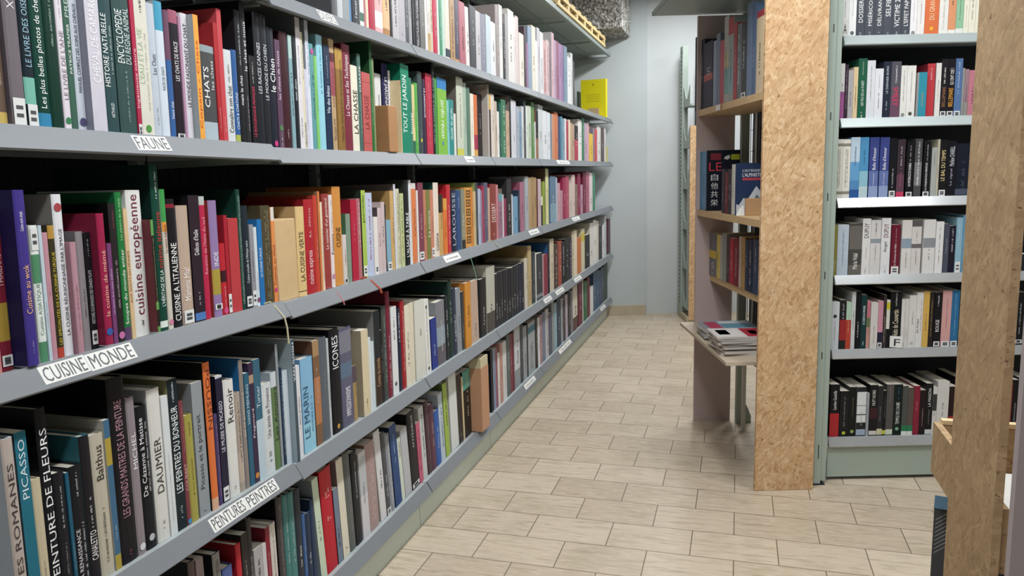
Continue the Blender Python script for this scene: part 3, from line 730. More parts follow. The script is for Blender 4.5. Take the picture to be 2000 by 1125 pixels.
ROW_A = """
650 661 -9 5a5a5e h=.29
661 672 -9 b8bcc0 h=.30
672 684 -9 cfd4d6 h=.30||.0-.5:#8a9296
684 688 -9 4a86b8 h=.29
688 704 -9 2a2e38 h=.31|*~#d0d0d4~.02~.3~.5
704 712 -9 d0d8d4 h=.29||.1-.2:#3a6a55
712 717 -9 b06a70 h=.28
717 722 -9 dccdb0 h=.29
722 735 -9 b0203c h=.30
735 750 -9 d8a8a8 h=.29||.1-.3:#e8e0e0
750 764 -9 d8ae80 h=.30||.0-.12:#a87848
764 768 -9 2a2a2c h=.31
768 781 -9 b5b0b4 h=.30|*~#3a3a40~.2~.9~.5
781 793 -9 a9a4ad h=.29|*~#4a4a50~.1~.2~.4
793 800 -9 4a4a52 h=.30|*~#c8c8cc~.2~.9~.5
800 807 -9 9a9aa0 h=.29
807 812 -9 17181c h=.30
812 822 -9 2a2a2e h=.31|*~#e0e0e4~.05~.9~.6
822 832 -9 6b6a68 h=.31
832 837 -9 e0dcd6 h=.30
837 842 -9 d8d2cc h=.29||.0-.3:#c8a060
842 848 -9 c8b8a0 h=.30
848 856 -9 c22848 h=.29
856 859 -9 e8e4e2 h=.30
859 866 -9 3f8f6a h=.30
866 872 -9 b5cfc0 h=.29
872 881 -9 dccfc0 h=.30||.06-.18:#3a4050
881 890 -9 b08a60 h=.29|*~#4a3a30~.1~.9~.5
890 899 -9 4d4a60 h=.30||.0-.08:#c89060
900 912 -9 b56a76 h=.30 l=4
912 919 -9 e0dad6 h=.29 l=4
920 932 -9 4a4b50 h=.31|*~#a8a8ac~.4~.8~.4
932 941 -9 c3c0c3 h=.30
941 951 -9 8b8c9a h=.30|*~#d0d0d8~.2~.8~.4
951 960 -9 c5d2da h=.31
960 970 10 e2e2e4 h=.29
970 977 10 9d9290|*~#e0dcdc~.2~.8~.5
977 983 10 e3e0dd
983 989 -9 3a3a3e h=.32|*~#c8c8c8~.2~.8~.5
989 994 28 a9a6a8
994 1005 20 e3dfdb
1005 1009 34 dcd6d2
1009 1015 32 d8c5c5
1016 1025 66 e6ddd2
1025 1029 52 55484e
1029 1033 84 9a7aa0
1033 1040 52 8fa3ba
1040 1047 51 e3dccb
1047 1051 80 e6e4e0
1051 1056 55 c8c6ca
1056 1062 63 e2e2e4|*~#55555a~.1~.6~.6
1062 1068 80 cfa8a8|*~#a03a48~.1~.9~.7
1068 1074 79 d8bcbc|*~#b06070~.1~.9~.6
1074 1078 81 8a7a80
1078 1083 60 d5b0bc c=bfbcbc
1083 1088 79 b59ab0
1088 1093 81 a0667f
1093 1098 86 a887b0
1098 1102 88 9a7aa2
1103 1109 91 7d97ab
1109 1115 112 e2e2e4|*~#55555a~.4~.9~.5
1115 1119 104 d0d0d0
1119 1123 120 4a4a4c
"""
RIGHT = ["""
1642 1656 -9 e6e8e6 h=.22|*~#8a8a8a~.4~.8~.2
1656 1671 -9 e9ebea h=.225|*~#a0a0a0~.4~.8~.2|d.08:#5a6068
1671 1688 -9 4a4e58 h=.225|DOSSIER 64~#f2f2f2~.28~.85~.5;*~#a8acb4~.03~.11~.5
1688 1706 -9 4c505a h=.225|MISÉRICORDE~#f2f2f2~.21~.9~.5;*~#a8acb4~.03~.11~.5
1706 1724 -9 4a4e58 h=.225|DÉLIVRANCE~#f2f2f2~.21~.85~.5;*~#a8acb4~.03~.11~.5
1724 1741 -9 4c505a h=.225|SELFIES~#f2f2f2~.38~.78~.55;*~#a8acb4~.03~.11~.5
1741 1759 -9 4a4e58 h=.225|VICTIME 2117~#f2f2f2~.18~.88~.55;*~#a8acb4~.03~.11~.5
1759 1776 -9 4a4e58 h=.225|L'EFFET PAPILLON~#f2f2f2~.19~.95~.5;*~#a8acb4~.03~.11~.5
1776 1789 -9 e9e7e8 h=.21|*~#b0a8b0~.3~.8~.25|d.06:#8a8a8a
1789 1804 -9 e6e2e0 h=.21|*~#a09a9a~.25~.7~.3|.78-.86:#7a7678
1804 1832 -9 e0703f h=.225|@DU GRAND~#f4d8b0~.3~.75~.35;*~#f0c8a0~.8~.95~.3|d.13:#f0b030
1832 1850 -9 e6e4de h=.215|*~#9a9c98~.1~.9~.25
1850 1865 -9 e0956a h=.215|*~#4a3428~.6~.8~.4|.0-.1:#e8e4de
1865 1880 -9 8fc09a h=.22|*~#5a7a62~.3~.9~.25|.0-.12:#e4e6e0
1880 1890 70 e9e6d2 h=.16|*~#8a8878~.2~.8~.25
1890 1903 -9 e8e3cf h=.21|*~#5a584a~.3~.9~.35
1903 1916 -9 e9e5d0 h=.21|*~#5a584a~.3~.9~.35
""", """
1638 1647 124 c9b5c9||.0-.5:#a85a98 .5-1:#dcdad8
1647 1654 126 3a2a38|*~#a89aa8~.2~.9~.5
1654 1664 137 a9a6a8
1664 1673 131 d9bf92 c=c9b89a
1673 1690 114 1f5a42|LES FILS DE LA FORÊT~#e2ece4~.22~.64~.35;*~#a5c0b0~.7~.95~.25;*~#d0e0d5~.02~.12~.4
1690 1706 118 d6d8de|*~#8a8c92~.3~.9~.25
1706 1722 134 dcdde4|*~#3a3a40~.2~.55~.25;*~#9a9ca2~.6~.9~.2
1722 1737 120 262c3d|LE DERNIER BORD~#c5cad4~.44~.92~.28;*~#c5cad4~.15~.34~.3
1737 1756 120 55525e|SMILEY~#d8385c~.22~.55~.55~d;*~#dcdce0~.62~.95~.35|.0-.4:#6a4a5e
1756 1768 128 dddcd6|*~#7a7c78~.3~.9~.3|d.06:#8a8a84
1768 1785 128 e0dfd9|*~#8a8c88~.3~.9~.25|d.08:#4a4c48
1791 1807 141 2f8fa5 o=1.5 c=a8a4a4|*~#b5a878~.25~.55~.4
1807 1822 124 c23a42 c=7a1f30|*~#eccaca~.7~.92~.4
1824 1834 123 dddad6|*~#9a9892~.3~.7~.3
1834 1847 115 1d1a20|@BELLEMARE~#9a6a48~.18~.52~.5;*~#e0dcda~.58~.85~.5|t.02-.1
1847 1861 115 1b181e|@BELLEMARE~#e8a53a~.18~.5~.6;ILS ONT OSÉ !~#f2f0ee~.56~.84~.6|t.02-.1
1861 1875 114 5070a0|*~#c5d2e6~.4~.95~.4|t.0-.1
1875 1880 133 8d8f8e
1880 1888 135 9a7a84||.0-.3:#8a8a84
1888 1904 137 c07585
""", """
1629 1643 272 d9d6cc|*~#8a8478~.2~.85~.6|.08-.13:#8a8478 .88-.93:#8a8478
1643 1658 272 dcd9cf|*~#8a8478~.2~.85~.6|.08-.13:#8a8478 .88-.93:#8a8478
1658 1676 268 4f88bd|*~#1f3050~.55~.85~.3|.0-.15:#2a5a9c .6-1:#b5cbdc .3-.6:#5f9ccc
1676 1693 268 4a90c0|*~#24405f~.55~.8~.3|.0-.2:#b5ccd2 .2-.45:#86b8cc
1695 1713 268 3a4688|Belle d'Amour~#eef0f8~.47~.83~.35;*~#d0d6ea~.2~.42~.3|.0-.2:#8a9cc5 .2-.45:#5f70a8
1715 1733 268 3a4688|Belle d'Amour~#eef0f8~.47~.83~.35;*~#d0d6ea~.2~.42~.3|.0-.2:#8a9cc5 .2-.45:#5f70a8
1734 1748 270 16171c|*~#b8b8bc~.15~.5~.4|t.02-.12
1749 1764 272 3d2f38|*~#c8c0c4~.5~.9~.35;*~#a85a78~.2~.45~.4|.0-.1:#c83a5c .1-.4:#5f3f4e
1767 1781 277 17171b|LA PATIENCE DU DIABLE~#eeeeee~.2~.62~.35;*~#c8c8c8~.65~.95~.3|t.01-.1
1783 1797 271 4a4a4d|*~#e8e8e8~.2~.95~.5|.2-.6:#77777a
1800 1814 277 17171b|@LA CONJURATION PRIMITIVE~#eeeeee~.12~.62~.35;*~#c8c8c8~.65~.95~.3|t.01-.1
1816 1826 288 a5a8a4|*~#66686a~.6~.9~.3
1826 1831 272 b5b09a
1831 1846 273 19181a|LE BAL DU TEMPS~#e6cf98~.28~.82~.5|t.01-.12
1846 1864 275 17171f|@Marlène CHARELL~#d0d4dc~.55~.9~.5;Le signal~#a8acb8~.2~.5~.3
1864 1892 280 191d2a|*~#3a4258~.15~.7~.5|.03-.14:#4a5064
""", """
1624 1633 440 8a8238|*~#c8c8a8~.1~.3~.7
1633 1655 439 b3bfcc|*~#6f86a8~.2~.9~.25
1656 1681 436 4a4844|@Maria Vidal~#f0f0ee~.12~.42~.35|.5-.95:#6a665f .0-.2:#6a645c
1681 1697 427 d8d6d4|@DUPUY~#3a3432~.66~.92~.55;*~#9a9694~.3~.5~.2;*~#8a8684~.03~.14~.25
1697 1717 430 cfcccb|*~#5a5654~.7~.95~.3;*~#a09c9a~.2~.55~.25|.58-.66:#8a949c
1718 1736 426 d8d8da|@DUPUY~#6d1a2c~.66~.9~.5;@Angel~#3a3a3a~.4~.58~.4;*~#8a8686~.03~.14~.25
1738 1755 439 6d1a2c|La Chronique des fables~#ead8da~.18~.62~.3;*~#c8a0a8~.65~.93~.2|t.0-.16
1758 1777 430 d3cfcb|*~#8a8682~.1~.4~.25|.48-.66:#8a9aac .6-.66:#a87a86
1777 1796 430 cfcac6|*~#7a7672~.62~.8~.25;*~#8a8682~.15~.45~.25|.88-1:#5a5556 .48-.56:#6a6468
1800 1823 429 d6d4d2|*~#6a6866~.25~.45~.3|.48-.66:#8a8e94 .56-.66:#b0505c
1824 1839 433 dddcdc|*~#7a7a7a~.2~.9~.25
1840 1850 437 4a4d5c|*~#a8aab4~.4~.7~.4
1850 1862 441 1f1c2c|*~#d8d4dc~.45~.95~.5
1863 1875 425 86b0c4|*~#d8e6ee~.5~.9~.3|t.0-.2
1875 1889 420 5f94b5|@DUPUY~#d8e8f2~.62~.95~.4
""", """
1620 1637 590 c5cad0|*~#7a8088~.2~.6~.2|d.7:#2a2c30
1638 1650 586 232426|*~#b8b8b8~.62~.95~.5|.18-.6:#a02a2c
1650 1660 590 b8412e||.62-1:#a8c8b0
1660 1668 570 c5c8c8
1668 1679 569 15171a|*~#e0e2e2~.2~.5~.4
1679 1690 576 15393a|LE CŒUR DU MONDE~#e2ecec~.45~.8~.4;*~#c8d8d8~.05~.15~.4
1690 1697 588 c08a80||.65-1:#c06a7c .45-.65:#6a7a50
1698 1712 591 ccc8c4|*~#8a8884~.1~.5~.25
1712 1722 588 c88a9c||.0-.34:#26243a t.01-.12
1722 1728 576 3a3030|*~#d0c0b0~.1~.6~.5
1728 1735 586 d0cfc6||.8-.95:#c8b82a .0-.4:#17171a
1735 1757 570 16161a|@Nuits de Couvertin~#e8dcc0~.2~.68~.5;*~#b8b8b8~.75~.98~.3
1757 1764 585 d2d0cd||t.0-.14
1764 1772 584 cfcdc9|*~#9a9894~.2~.4~.4
1772 1786 577 d5d3cf|*~#8a8884~.45~.7~.3;*~#a8a6a2~.06~.12~.6
1786 1799 571 d8d6d4|@Jim Fergus~#1a1a1a~.26~.52~.45;*~#b08a8a~.3~.85~.25
1799 1811 569 d2a850|*~#5a4420~.3~.6~.4
1811 1820 571 2a2422|*~#b89a60~.2~.9~.4
1821 1835 571 17151a|ROUGE~#ece8e8~.28~.5~.5;*~#e0dede~.75~.95~.4|t.01-.1
1836 1854 568 d09a98|*~#a06a6c~.3~.9~.25|t.0-.1
1854 1869 567 2a6a9c|*~#7ab8dc~.2~.95~.3|t.0-.1
1875 1888 575 17171c|*~#a8a8ac~.3~.9~.4
""", """
1619 1637 751 17161a|@Laurène Gandolfe~#e8e6e6~.52~.88~.35|.0-.45:#b52a2e
1638 1656 764 1d1d1f|*~#8a8a8c~.2~.9~.3|d.08:#b8c03a
1656 1670 756 191b1a|*~#7a8050~.4~.8~.25|d.1:#8aa85a
1671 1689 756 26282c c=8a8f94||.45-.62:#d5d8da .28-.43:#d5d8da .63-.9:#d5d8da .02-.14:#9aa8c0
1690 1695 768 9aa0a8
1696 1711 752 1b1a1b|NUIT NOIRE~#dedcda~.6~.9~.4|.02-.1:#d0c8c0 .35-.55:#3f2024
1711 1722 754 2c2a2d|*~#8a8688~.3~.6~.4|.02-.14:#c8c49a
1722 1728 763 17161a|*~#77757a~.4~.9~.5|.03-.12:#c8c83a
1728 1742 751 54504e|*~#8a8684~.65~.95~.3|.02-.12:#c8d0c0
1742 1759 751 15201d|TEMPLE DE L'AUBE~#dfe8e4~.22~.65~.4;*~#3a6a9a~.72~.95~.3|d.13:#7aa888
1759 1770 754 4d504e||.0-.08:#d8dcd4 .08-.2:#2a7a50
1770 1781 757 5b4f48||.0-.08:#d8dcd4 .08-.2:#2a7a50
1781 1793 754 8a2438|*~#d090a0~.5~.7~.3
1793 1805 762 23181b|*~#b08a8a~.2~.6~.35
1805 1818 749 18181a|LA MAISON~#dcdcda~.55~.9~.45;*~#8a8a88~.2~.5~.3|.01-.1:#c8ccc8
1818 1826 756 cfcdca||.5-.85:#3a3a3a
1826 1849 745 cfcdc8 c=b8b6b0
1850 1866 755 2a1a1c||.0-.38:#a0262e
1868 1884 740 1a1a20 c=14141c
"""]
RIGHT_FAR = ["", "", "", """
1930 1946 520 2a2c34
1946 1962 524 8a8f96
1962 1978 522 1f2026
1978 1994 520 c8c6c2
1994 2012 525 22242a
""", """
1930 1950 575 1d1e22
1950 1966 578 5a2a30
1966 1980 572 c5c2bd
1980 1996 571 17181b|*~#c8c8c8~.2~.8~.3|t.03-.1
1996 2014 574 2a3040
""", """
1936 1956 745 26282c
1956 1972 748 8a2a30
1972 1984 742 17171a
1984 2000 738 1c1c20|*~#c8c8c8~.2~.6~.3
2000 2018 742 34363c
"""]
MID = ["""
1356 1361 73 15161e c=0f1016 o=1.5
1361 1374 80 1d2530
1374 1391 82 1a2030|*~#c8ccd4~.5~.62~.6|.42-.52:#b04a3a
1391 1397 80 8a98b0
1397 1404 66 6f7d92
1404 1412 79 b04a55
1412 1421 32 a8a8a0||.1-.4:#6f9a98 .4-.6:#b5a880
1421 1431 34 8f9d94||.8-1:#a8343c .1-.4:#7aa0a0
1431 1437 45 a33b42
1437 1446 47 5f6a68|*~#d8d8d8~.2~.9~.5
1446 1456 46 2c3034|*~#c8ccd0~.4~.8~.5|t.0-.07
1457 1466 5 5f7590
1466 1474 8 4a6080
1474 1490 20 c9b48f||.92-1:#9a2a3a
""", """
1362 1370 297 4a84ac
1370 1378 296 5a8fb5
1409 1414 330 2a2a34
1414 1421 336 6a1f2a
1421 1428 330 26262e
1428 1433 321 c8c8c0
""", """
1385 1398 456 6b6b72|*~#c8c8cc~.05~.35~.6|.42-.6:#d0b02a
1398 1405 458 cdb45a
1405 1410 459 a8a8a4
1410 1418 456 8f928d
1418 1424 464 3a3234
1424 1432 466 b02335
1432 1441 464 7a1f2c|*~#c8b0b0~.2~.8~.5
1441 1446 462 b8b0a8
1446 1453 463 b08a50
1453 1460 468 2a3550
1460 1468 468 1f2a44|*~#c8ccd4~.1~.8~.5
1468 1480 468 2f3f5f
"""]
# ---------------------------------------------------------------- reading the book lists
def parse(txt):
    out = []
    for ln in txt.strip().splitlines():
        p = (ln.split('|')+['', ''])[:3]; a = p[0].split()
        d = dict(xl=float(a[0]), xr=float(a[1]), yt=float(a[2]), col='#'+a[3], h=None, c=None, o=0., l=None, t=[], b=[])
        for kv in a[4:]:
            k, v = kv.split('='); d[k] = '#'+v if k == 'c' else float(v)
        for s in p[1].split(';'):
            if s.strip():
                q = s.split('~'); c = q[1]
                if len(c) == 4: c = '#'+''.join(ch*2 for ch in c[1:])
                d['t'].append((q[0], c, float(q[2]), float(q[3]), float(q[4]), len(q) > 5))
        for s in p[2].split():
            if s[0] == 't': k, s2 = 't', s[1:]; f = s2.split('-', 1); d['b'].append(('t', abs(float(f[0])), abs(float(f[1].lstrip('-'))), '#d9dad8'))
            elif s[0] == 'd': f, c = s[1:].split(':'); d['b'].append(('d', float(f), 0, c))
            else: f, c = s.split(':'); lo, hi = f.split('-'); d['b'].append(('b', float(lo), float(hi), c))
        if not d['t'] and d['xr']-d['xl'] > 3.5:          # most other spines carry small print
            q = random.Random(d['xl']*7+d['yt']); g = [int(d['col'][i:i+2], 16) for i in (1, 3, 5)]; lum = .3*g[0]+.59*g[1]+.11*g[2]
            if q.random() < .8:
                k = (lambda v: int(v*.45)) if lum > 120 else (lambda v: int(v+(225-v)*.7))
                a = q.uniform(.2, .45); d['t'].append(('*', '#%02x%02x%02x' % tuple(k(v) for v in g), a, a+q.uniform(.2, .45), min(q.uniform(.35, .55), 6/(d['xr']-d['xl'])), False))
        out.append(d)
    return out
class Row: pass
ROWS = []
def add_row(key, txt, P, D, z, place, lean=0., group=None, zf=None, clip=None, depth=.40):
    r = Row(); r.key = key; r.books = parse(txt); r.P = P; r.D = D.normalized(); r.z = z; r.place = place; r.lean = lean; r.group = group; r.zf = zf; r.depth = depth
    r.rot = math.atan2(-r.D.x, r.D.y); r.N = Vector((math.cos(r.rot), math.sin(r.rot), 0))
    for i, b in enumerate(r.books):
        b['row'] = r; b['i'] = i
        base = P+r.N*(b['o']*.01)
        def ss(px):
            zz = r.z
            for _ in range(4):
                s = solve_x(px, base+UP*zz, r.D)
                if r.zf: zz = r.zf((base+r.D*s).y)
            return s, zz
        s0, _ = ss(b['xl']); s1, _ = ss(b['xr']); sm, zz = ss((b['xl']+b['xr'])/2)
        b['s0'] = s0; b['s1'] = s1; b['zz'] = zz; b['b0'] = base; b['base'] = base+r.D*((s0+s1)/2)+UP*zz
        b['lean'] = R(b['l'] if b['l'] is not None else r.lean)
        if b['h'] is None:
            b['h'] = max(.08, solve_y(b['yt'], b['base'], UP)/math.cos(b['lean']))
        b['h'] = min(b['h'], .46)
        px, py = to_px(b['base']); tx, ty = to_px(b['base']+UP*b['h'])
        b['px'] = (px, py, ty)
        vis = max(0, min(py, 1125)-max(ty, 0)); b['area'] = vis*max(0, min(b['xr'], 2000)-max(b['xl'], 0))
    prev = None
    for b in r.books:                                   # neighbours touch, they never share space
        if prev:
            if b['s0'] < prev['s1']+.0006: b['s0'] = min(prev['s1']+.0006, b['s1']-.004); prev['s1'] = min(prev['s1'], b['s0']-.0006)
            gap = b['s0']-prev['s1']; hm = min(b['h'], prev['h'])
            b['lean'] = min(b['lean'], math.atan(math.tan(prev['lean'])+max(gap-.0005, 0)/hm))
        prev = b
    for b in r.books:
        b['w'] = max(b['s1']-b['s0']-.0006, .0025); b['base'] = b['b0']+r.D*((b['s0']+b['s1'])/2)+UP*(b['zz']+(.0058 if b['o'] >= 1.9 and r.key in 'ABCDE' else 0))
    ROWS.append(r); return r
Ydir = Vector((0, 1, 0))
LP = Vector((SPX, 0, 0))
add_row('B', ROW_B, LP, Ydir, LZ['B'], 'FAUNE shelf', -1.3, 'books on the FAUNE shelf', lambda y: zl('B', y))
add_row('C', ROW_C, LP, Ydir, LZ['C'], 'CUISINE shelf', -1.6, 'books on the CUISINE MONDE shelf', lambda y: zl('C', y))
add_row('D', ROW_D, LP, Ydir, LZ['D'], 'PEINTURES shelf', -1.0, 'books on the PEINTURES PEINTRES shelf', lambda y: zl('D', y))
add_row('E', ROW_E, Vector((SPX-.012, 0, 0)), Ydir, LZ['E'], 'lowest left shelf', 0, 'books on the lowest left shelf')
add_row('A', ROW_A, LP, Ydir, LZ['A'], 'DIVERS shelf', -1.0, 'books on the DIVERS shelf')
# right-hand bay, shelves seen square on
VB = .125; RZ = []
ROWN = ['top novel shelf', 'second novel shelf', 'third novel shelf', 'fourth novel shelf', 'fifth novel shelf', 'bottom novel shelf']
for k, (txt, yb) in enumerate(zip(RIGHT, (70.5, 231, 386.5, 536, 680, 851))):
    p = G(.40, VB); s = solve_x(1735, p+UP*1.2, E1); z = solve_y(yb, p+E1*s, UP); RZ.append(z)
    add_row('R%d' % k, txt+RIGHT_FAR[k].lstrip('\n'), G(.40, VB), E1, z, ROWN[k], 0, 'novels in the right-hand bay', depth=.30)
# bookcase with magazines, facing the aisle
MU = [.015, .015, .075]; MZ = [1.852, 1.285, .900]
MROWN = ['magazine bookcase upper shelf', 'magazine bookcase middle shelf', 'magazine bookcase lower shelf']
for k, txt in enumerate(MID):
    add_row('M%d' % k, txt, G(MU[k], 0), -(G(-.035, 1.045)-G(0, 0)), MZ[k], MROWN[k], 0, 'books in the magazine bookcase', depth=.17)
ALL = [b for r in ROWS for b in r.books]
for b in ALL:
    b['nt'] = [t for t in b['t']]
    for t in b['t']:
        if t[0][0] != '*' and t[0] != '#6': want(t[0].lstrip('@'))
N_INDIV = 306
order = sorted(ALL, key=lambda b: -b['area'])
for k, b in enumerate(order): b['solo'] = k < N_INDIV
for wd in ('A', 'F', 'LE', '自', '他', '共', '栄', "L'ALPINISTE", 'IL FAUT IMAGINER', 'SANS PEUR', 'LA GRANDE', 'To'): want(wd)
make_words()

# ---------------------------------------------------------------- building a book
def pseudo(mb, put, f0, f1, m, rnd, asp):
    """marks too small to read: a run of short unequal strokes"""
    u = 0; asp = asp*.8
    def q(u0, u1, v0, v1): mb.add([put(u0, v0), put(min(u1, 1), v0), put(min(u1, 1), v1), put(u0, v1)], [(0, 1, 2, 3)], m)
    while u < 1-asp*.3:
        w = rnd.uniform(.5, .85)*asp; st = min(.16*asp, w*.3)
        if rnd.random() > .16:
            v1 = 1 if rnd.random() > .6 else .74
            q(u, u+st, .0, v1)
            if rnd.random() > .45: q(u+w*.7-st, u+w*.7, 0, .74)
            k = rnd.random()
            if k > .3: q(u+st, u+w*.7, .0, .13)
            if k < .75: q(u+st, u+w*.7, v1-.13, v1)
        u += w
def book_meshes(b, cov, pag, tit, stk, T=None):
    """b: book, cov/pag/tit/stk: MBs to fill.  local x out of the shelf, y along it, z up; origin at the foot of the spine"""
    rnd = random.Random(int(b['xl']*977+b['yt']*31+ord(b['row'].key[0])))
    w, h = b['w'], b['h']; asp = rnd.uniform(.70, .80)
    if b['row'].key in 'DE': asp = rnd.uniform(.76, .88)
    d = min(h*asp, b['row'].depth-.01+b['o']*.01)
    hard = w > .011 and (b['row'].key in 'BCDEA' or b['row'].key[0] == 'M') and rnd.random() < .72
    t = min(.0026 if hard else .0007, w*.2); bul = min(.12*w, .0028) if hard else 0; ov = .003 if hard else .0004
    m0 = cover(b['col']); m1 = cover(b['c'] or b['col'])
    bands = sorted([x for x in b['b'] if x[0] == 'b' and x[2] > x[1]], key=lambda x: x[1])
    zs = [0.0]; ms = []
    for _, lo, hi, c in bands:
        lo = max(lo, zs[-1]); hi = min(hi, 1)
        if hi <= lo: continue
        if lo > zs[-1]+1e-5: zs.append(lo); ms.append(m0)
        zs.append(hi); ms.append(cover(c))
    if zs[-1] < 1-1e-5: zs.append(1.0); ms.append(m0)
    nseg = 4 if hard else 1
    ou = [(-d, -w/2), (-bul, -w/2)]; inn = [(-d, -w/2+t), (-t-bul, -w/2+t)]
    for i in range(1, nseg):
        a = -PI/2+PI*i/nseg; ou.append((-bul+bul*math.cos(a), math.sin(a)*w/2)); inn.append((-t-bul+bul*math.cos(a)*.6, math.sin(a)*(w/2-t)))
    ou += [(-bul, w/2), (-d, w/2)]; inn += [(-t-bul, w/2-t), (-d, w/2-t)]
    n = len(ou); X = (lambda v: T @ v) if T else (lambda v: v)
    for k in range(len(zs)-1):
        z0, z1 = zs[k]*h, zs[k+1]*h
        for i in range(1, n-2):
            q = [ou[i], ou[i+1]]
            cov.add([X(Vector((q[0][0], q[0][1], z0))), X(Vector((q[1][0], q[1][1], z0))), X(Vector((q[1][0], q[1][1], z1))), X(Vector((q[0][0], q[0][1], z1)))], [(0, 1, 2, 3)], ms[k])
    for i in (0, n-2):
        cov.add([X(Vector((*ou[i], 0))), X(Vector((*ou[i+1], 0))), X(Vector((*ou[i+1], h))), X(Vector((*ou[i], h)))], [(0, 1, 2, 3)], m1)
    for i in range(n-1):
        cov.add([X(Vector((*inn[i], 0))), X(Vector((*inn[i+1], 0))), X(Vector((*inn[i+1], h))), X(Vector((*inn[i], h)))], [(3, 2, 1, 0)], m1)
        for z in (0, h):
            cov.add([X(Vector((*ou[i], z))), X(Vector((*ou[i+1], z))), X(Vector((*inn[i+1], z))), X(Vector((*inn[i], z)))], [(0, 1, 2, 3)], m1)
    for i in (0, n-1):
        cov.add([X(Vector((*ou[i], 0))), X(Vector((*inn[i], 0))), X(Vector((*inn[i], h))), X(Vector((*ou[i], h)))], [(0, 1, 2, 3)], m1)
    pag.box((-d+ov, -w/2+t+.0001, ov), (-t-bul-.0003, w/2-t-.0001, h-ov*1.3), paper(), T)
    x = .0004
    for txt, c, f0, f1, cap, down in b['t']:
        m = ink(c); cw = w*min(cap*(1.02 if txt[0] != '*' else .7), .8); off = 0
        same = [q for q in b['t'] if q[2] < f1 and q[3] > f0]
        if len(same) > 1:
            k = same.index((txt, c, f0, f1, cap, down)); tot = sum(q[4] for q in same)
            cw = w*min(.95*cap/max(tot, .9), .40 if len(same) == 2 else .27)*(1 if txt[0] != '*' else .75); off = w*(.43 if len(same) == 2 else .29)*(k-(len(same)-1)/2)
        x += .00015
        def put(u, v, down=down, f0=f0, f1=f1, cw=cw, off=off, x=x):
            return X(Vector((x, off+(v-.5)*cw, h*(f1-(f1-f0)*u))) if down else Vector((x, off-(v-.5)*cw, h*(f0+(f1-f0)*u))))
        s = txt.lstrip('@')
        tm = tit()
        if s == '#6':
            for q in range(6):
                a = .02+q*.165; e = .03; m2 = m
                for ua, ub, va, vb in ((a, a+.13, 0, .12), (a, a+.13, .88, 1), (a, a+.025, .12, .88), (a+.105, a+.13, .12, .88), (a+.045, a+.085, .3, .7)):
                    tm.add([put(ua, va), put(ub, va), put(ub, vb), put(ua, vb)], [(0, 1, 2, 3)], m2)
        elif s.startswith('*'):
            nc = 3 if cap >= .8 else 2 if cap >= .6 and w > .009 else 1
            for q in range(nc): pseudo(tm, lambda u, v, q=q: put(u, (q+.15+v*.7)/nc), f0, f1, m, rnd, max(cw/nc, .0016)/(h*(f1-f0)))
        else: put_word(tm, s, put, m)
    for k, lo, hi, c in b['b']:
        if k in 'td': sk = stk()
        if k == 't':
            m = mat('#d9dad8', .6, 0, 'sticker'); hi = max(hi, lo+.05)
            sk.box((.0002, -w*.42, lo*h), (.0007, w*.42, hi*h), m, T)
            for q in range(2):
                zc = (lo+(hi-lo)*(.35+.3*q))*h
                sk.add([X(Vector((.0009, a*w, zc+e*.0035))) for a, e in ((-.25, -1), (.25, -1), (.25, 1), (-.25, 1))], [(0, 1, 2, 3)], ink('#4a4a4e'))
        if k == 'd':
            rr = min(w*.42, .0085)
            sk.add([X(Vector((.0008, math.cos(q*PI/9)*rr, lo*h+math.sin(q*PI/9)*rr))) for q in range(18)], [tuple(range(18))], mat(c, .5, 0, 'sticker'))
def base_matrix(b):
    r = b['row']; th = b['lean']; w = b['w']
    lift = abs(math.sin(th))*w/2+.0002
    side = -w/2 if th > 0 else w/2
    p = b['base']+UP*lift
    return p, Matrix.Translation(p) @ Matrix.Rotation(r.rot, 4, 'Z') @ Matrix.Rotation(th, 4, 'X')
import colorsys
def colour_name(hx):
    r, g, bl = [int(hx[i:i+2], 16)/255 for i in (1, 3, 5)]; h, s, v = colorsys.rgb_to_hsv(r, g, bl); h *= 360
    if v < .17: return 'black'
    if s < .13: return 'charcoal' if v < .30 else 'dark grey' if v < .45 else 'grey' if v < .66 else 'pale grey' if v < .8 else 'white'
    if s < .22 and v > .78: return 'cream' if 20 < h < 75 else 'pale blue' if 180 < h < 250 else 'pale green' if 75 <= h <= 180 else 'pale pink'
    pre = 'very dark ' if v < .26 else 'dark ' if v < .42 else 'pale ' if (s < .32 and v > .6) else ''
    if h < 12 or h >= 345: n = 'red' if s > .5 else 'rose'
    elif h < 42: n = ('orange' if s > .58 and v > .65 else 'tan' if v > .6 else 'brown')
    elif h < 65: n = 'yellow' if s > .5 and v > .6 else 'cream' if v > .75 else 'olive'
    elif h < 95: n = 'lime green' if v > .5 and s > .35 else 'olive green'
    elif h < 160: n = 'green'
    elif h < 196: n = 'teal' if s > .2 else 'grey green'
    elif h < 222: n = 'blue' if s > .3 else 'slate blue'
    elif h < 255: n = 'navy blue' if v < .45 else 'blue' if s > .4 else 'slate blue'
    elif h < 300: n = 'purple' if s > .25 else 'lilac'
    else: n = 'crimson' if s > .6 else 'mauve'
    if s > .6 and n == 'red' and v < .75: n = 'crimson'
    return (pre+n).replace('very dark navy blue', 'blackish navy').replace('dark navy blue', 'navy blue')
ORD = ['', '', 'second ', 'third ', 'fourth ', 'fifth ', 'sixth ', 'seventh ', 'eighth ', 'ninth ', 'tenth ', 'eleventh ', 'twelfth ', '13th ', '14th ', '15th ', '16th ', '17th ', '18th ', '19th ', '20th ', '21st ', '22nd ', '23rd ', '24th ', '25th ', '26th ', '27th ', '28th ', '29th ', '30th ']
def title_of(b):
    for t in b['t']:
        if not t[0].startswith(('@', '*', '#')): return t[0]
    return None
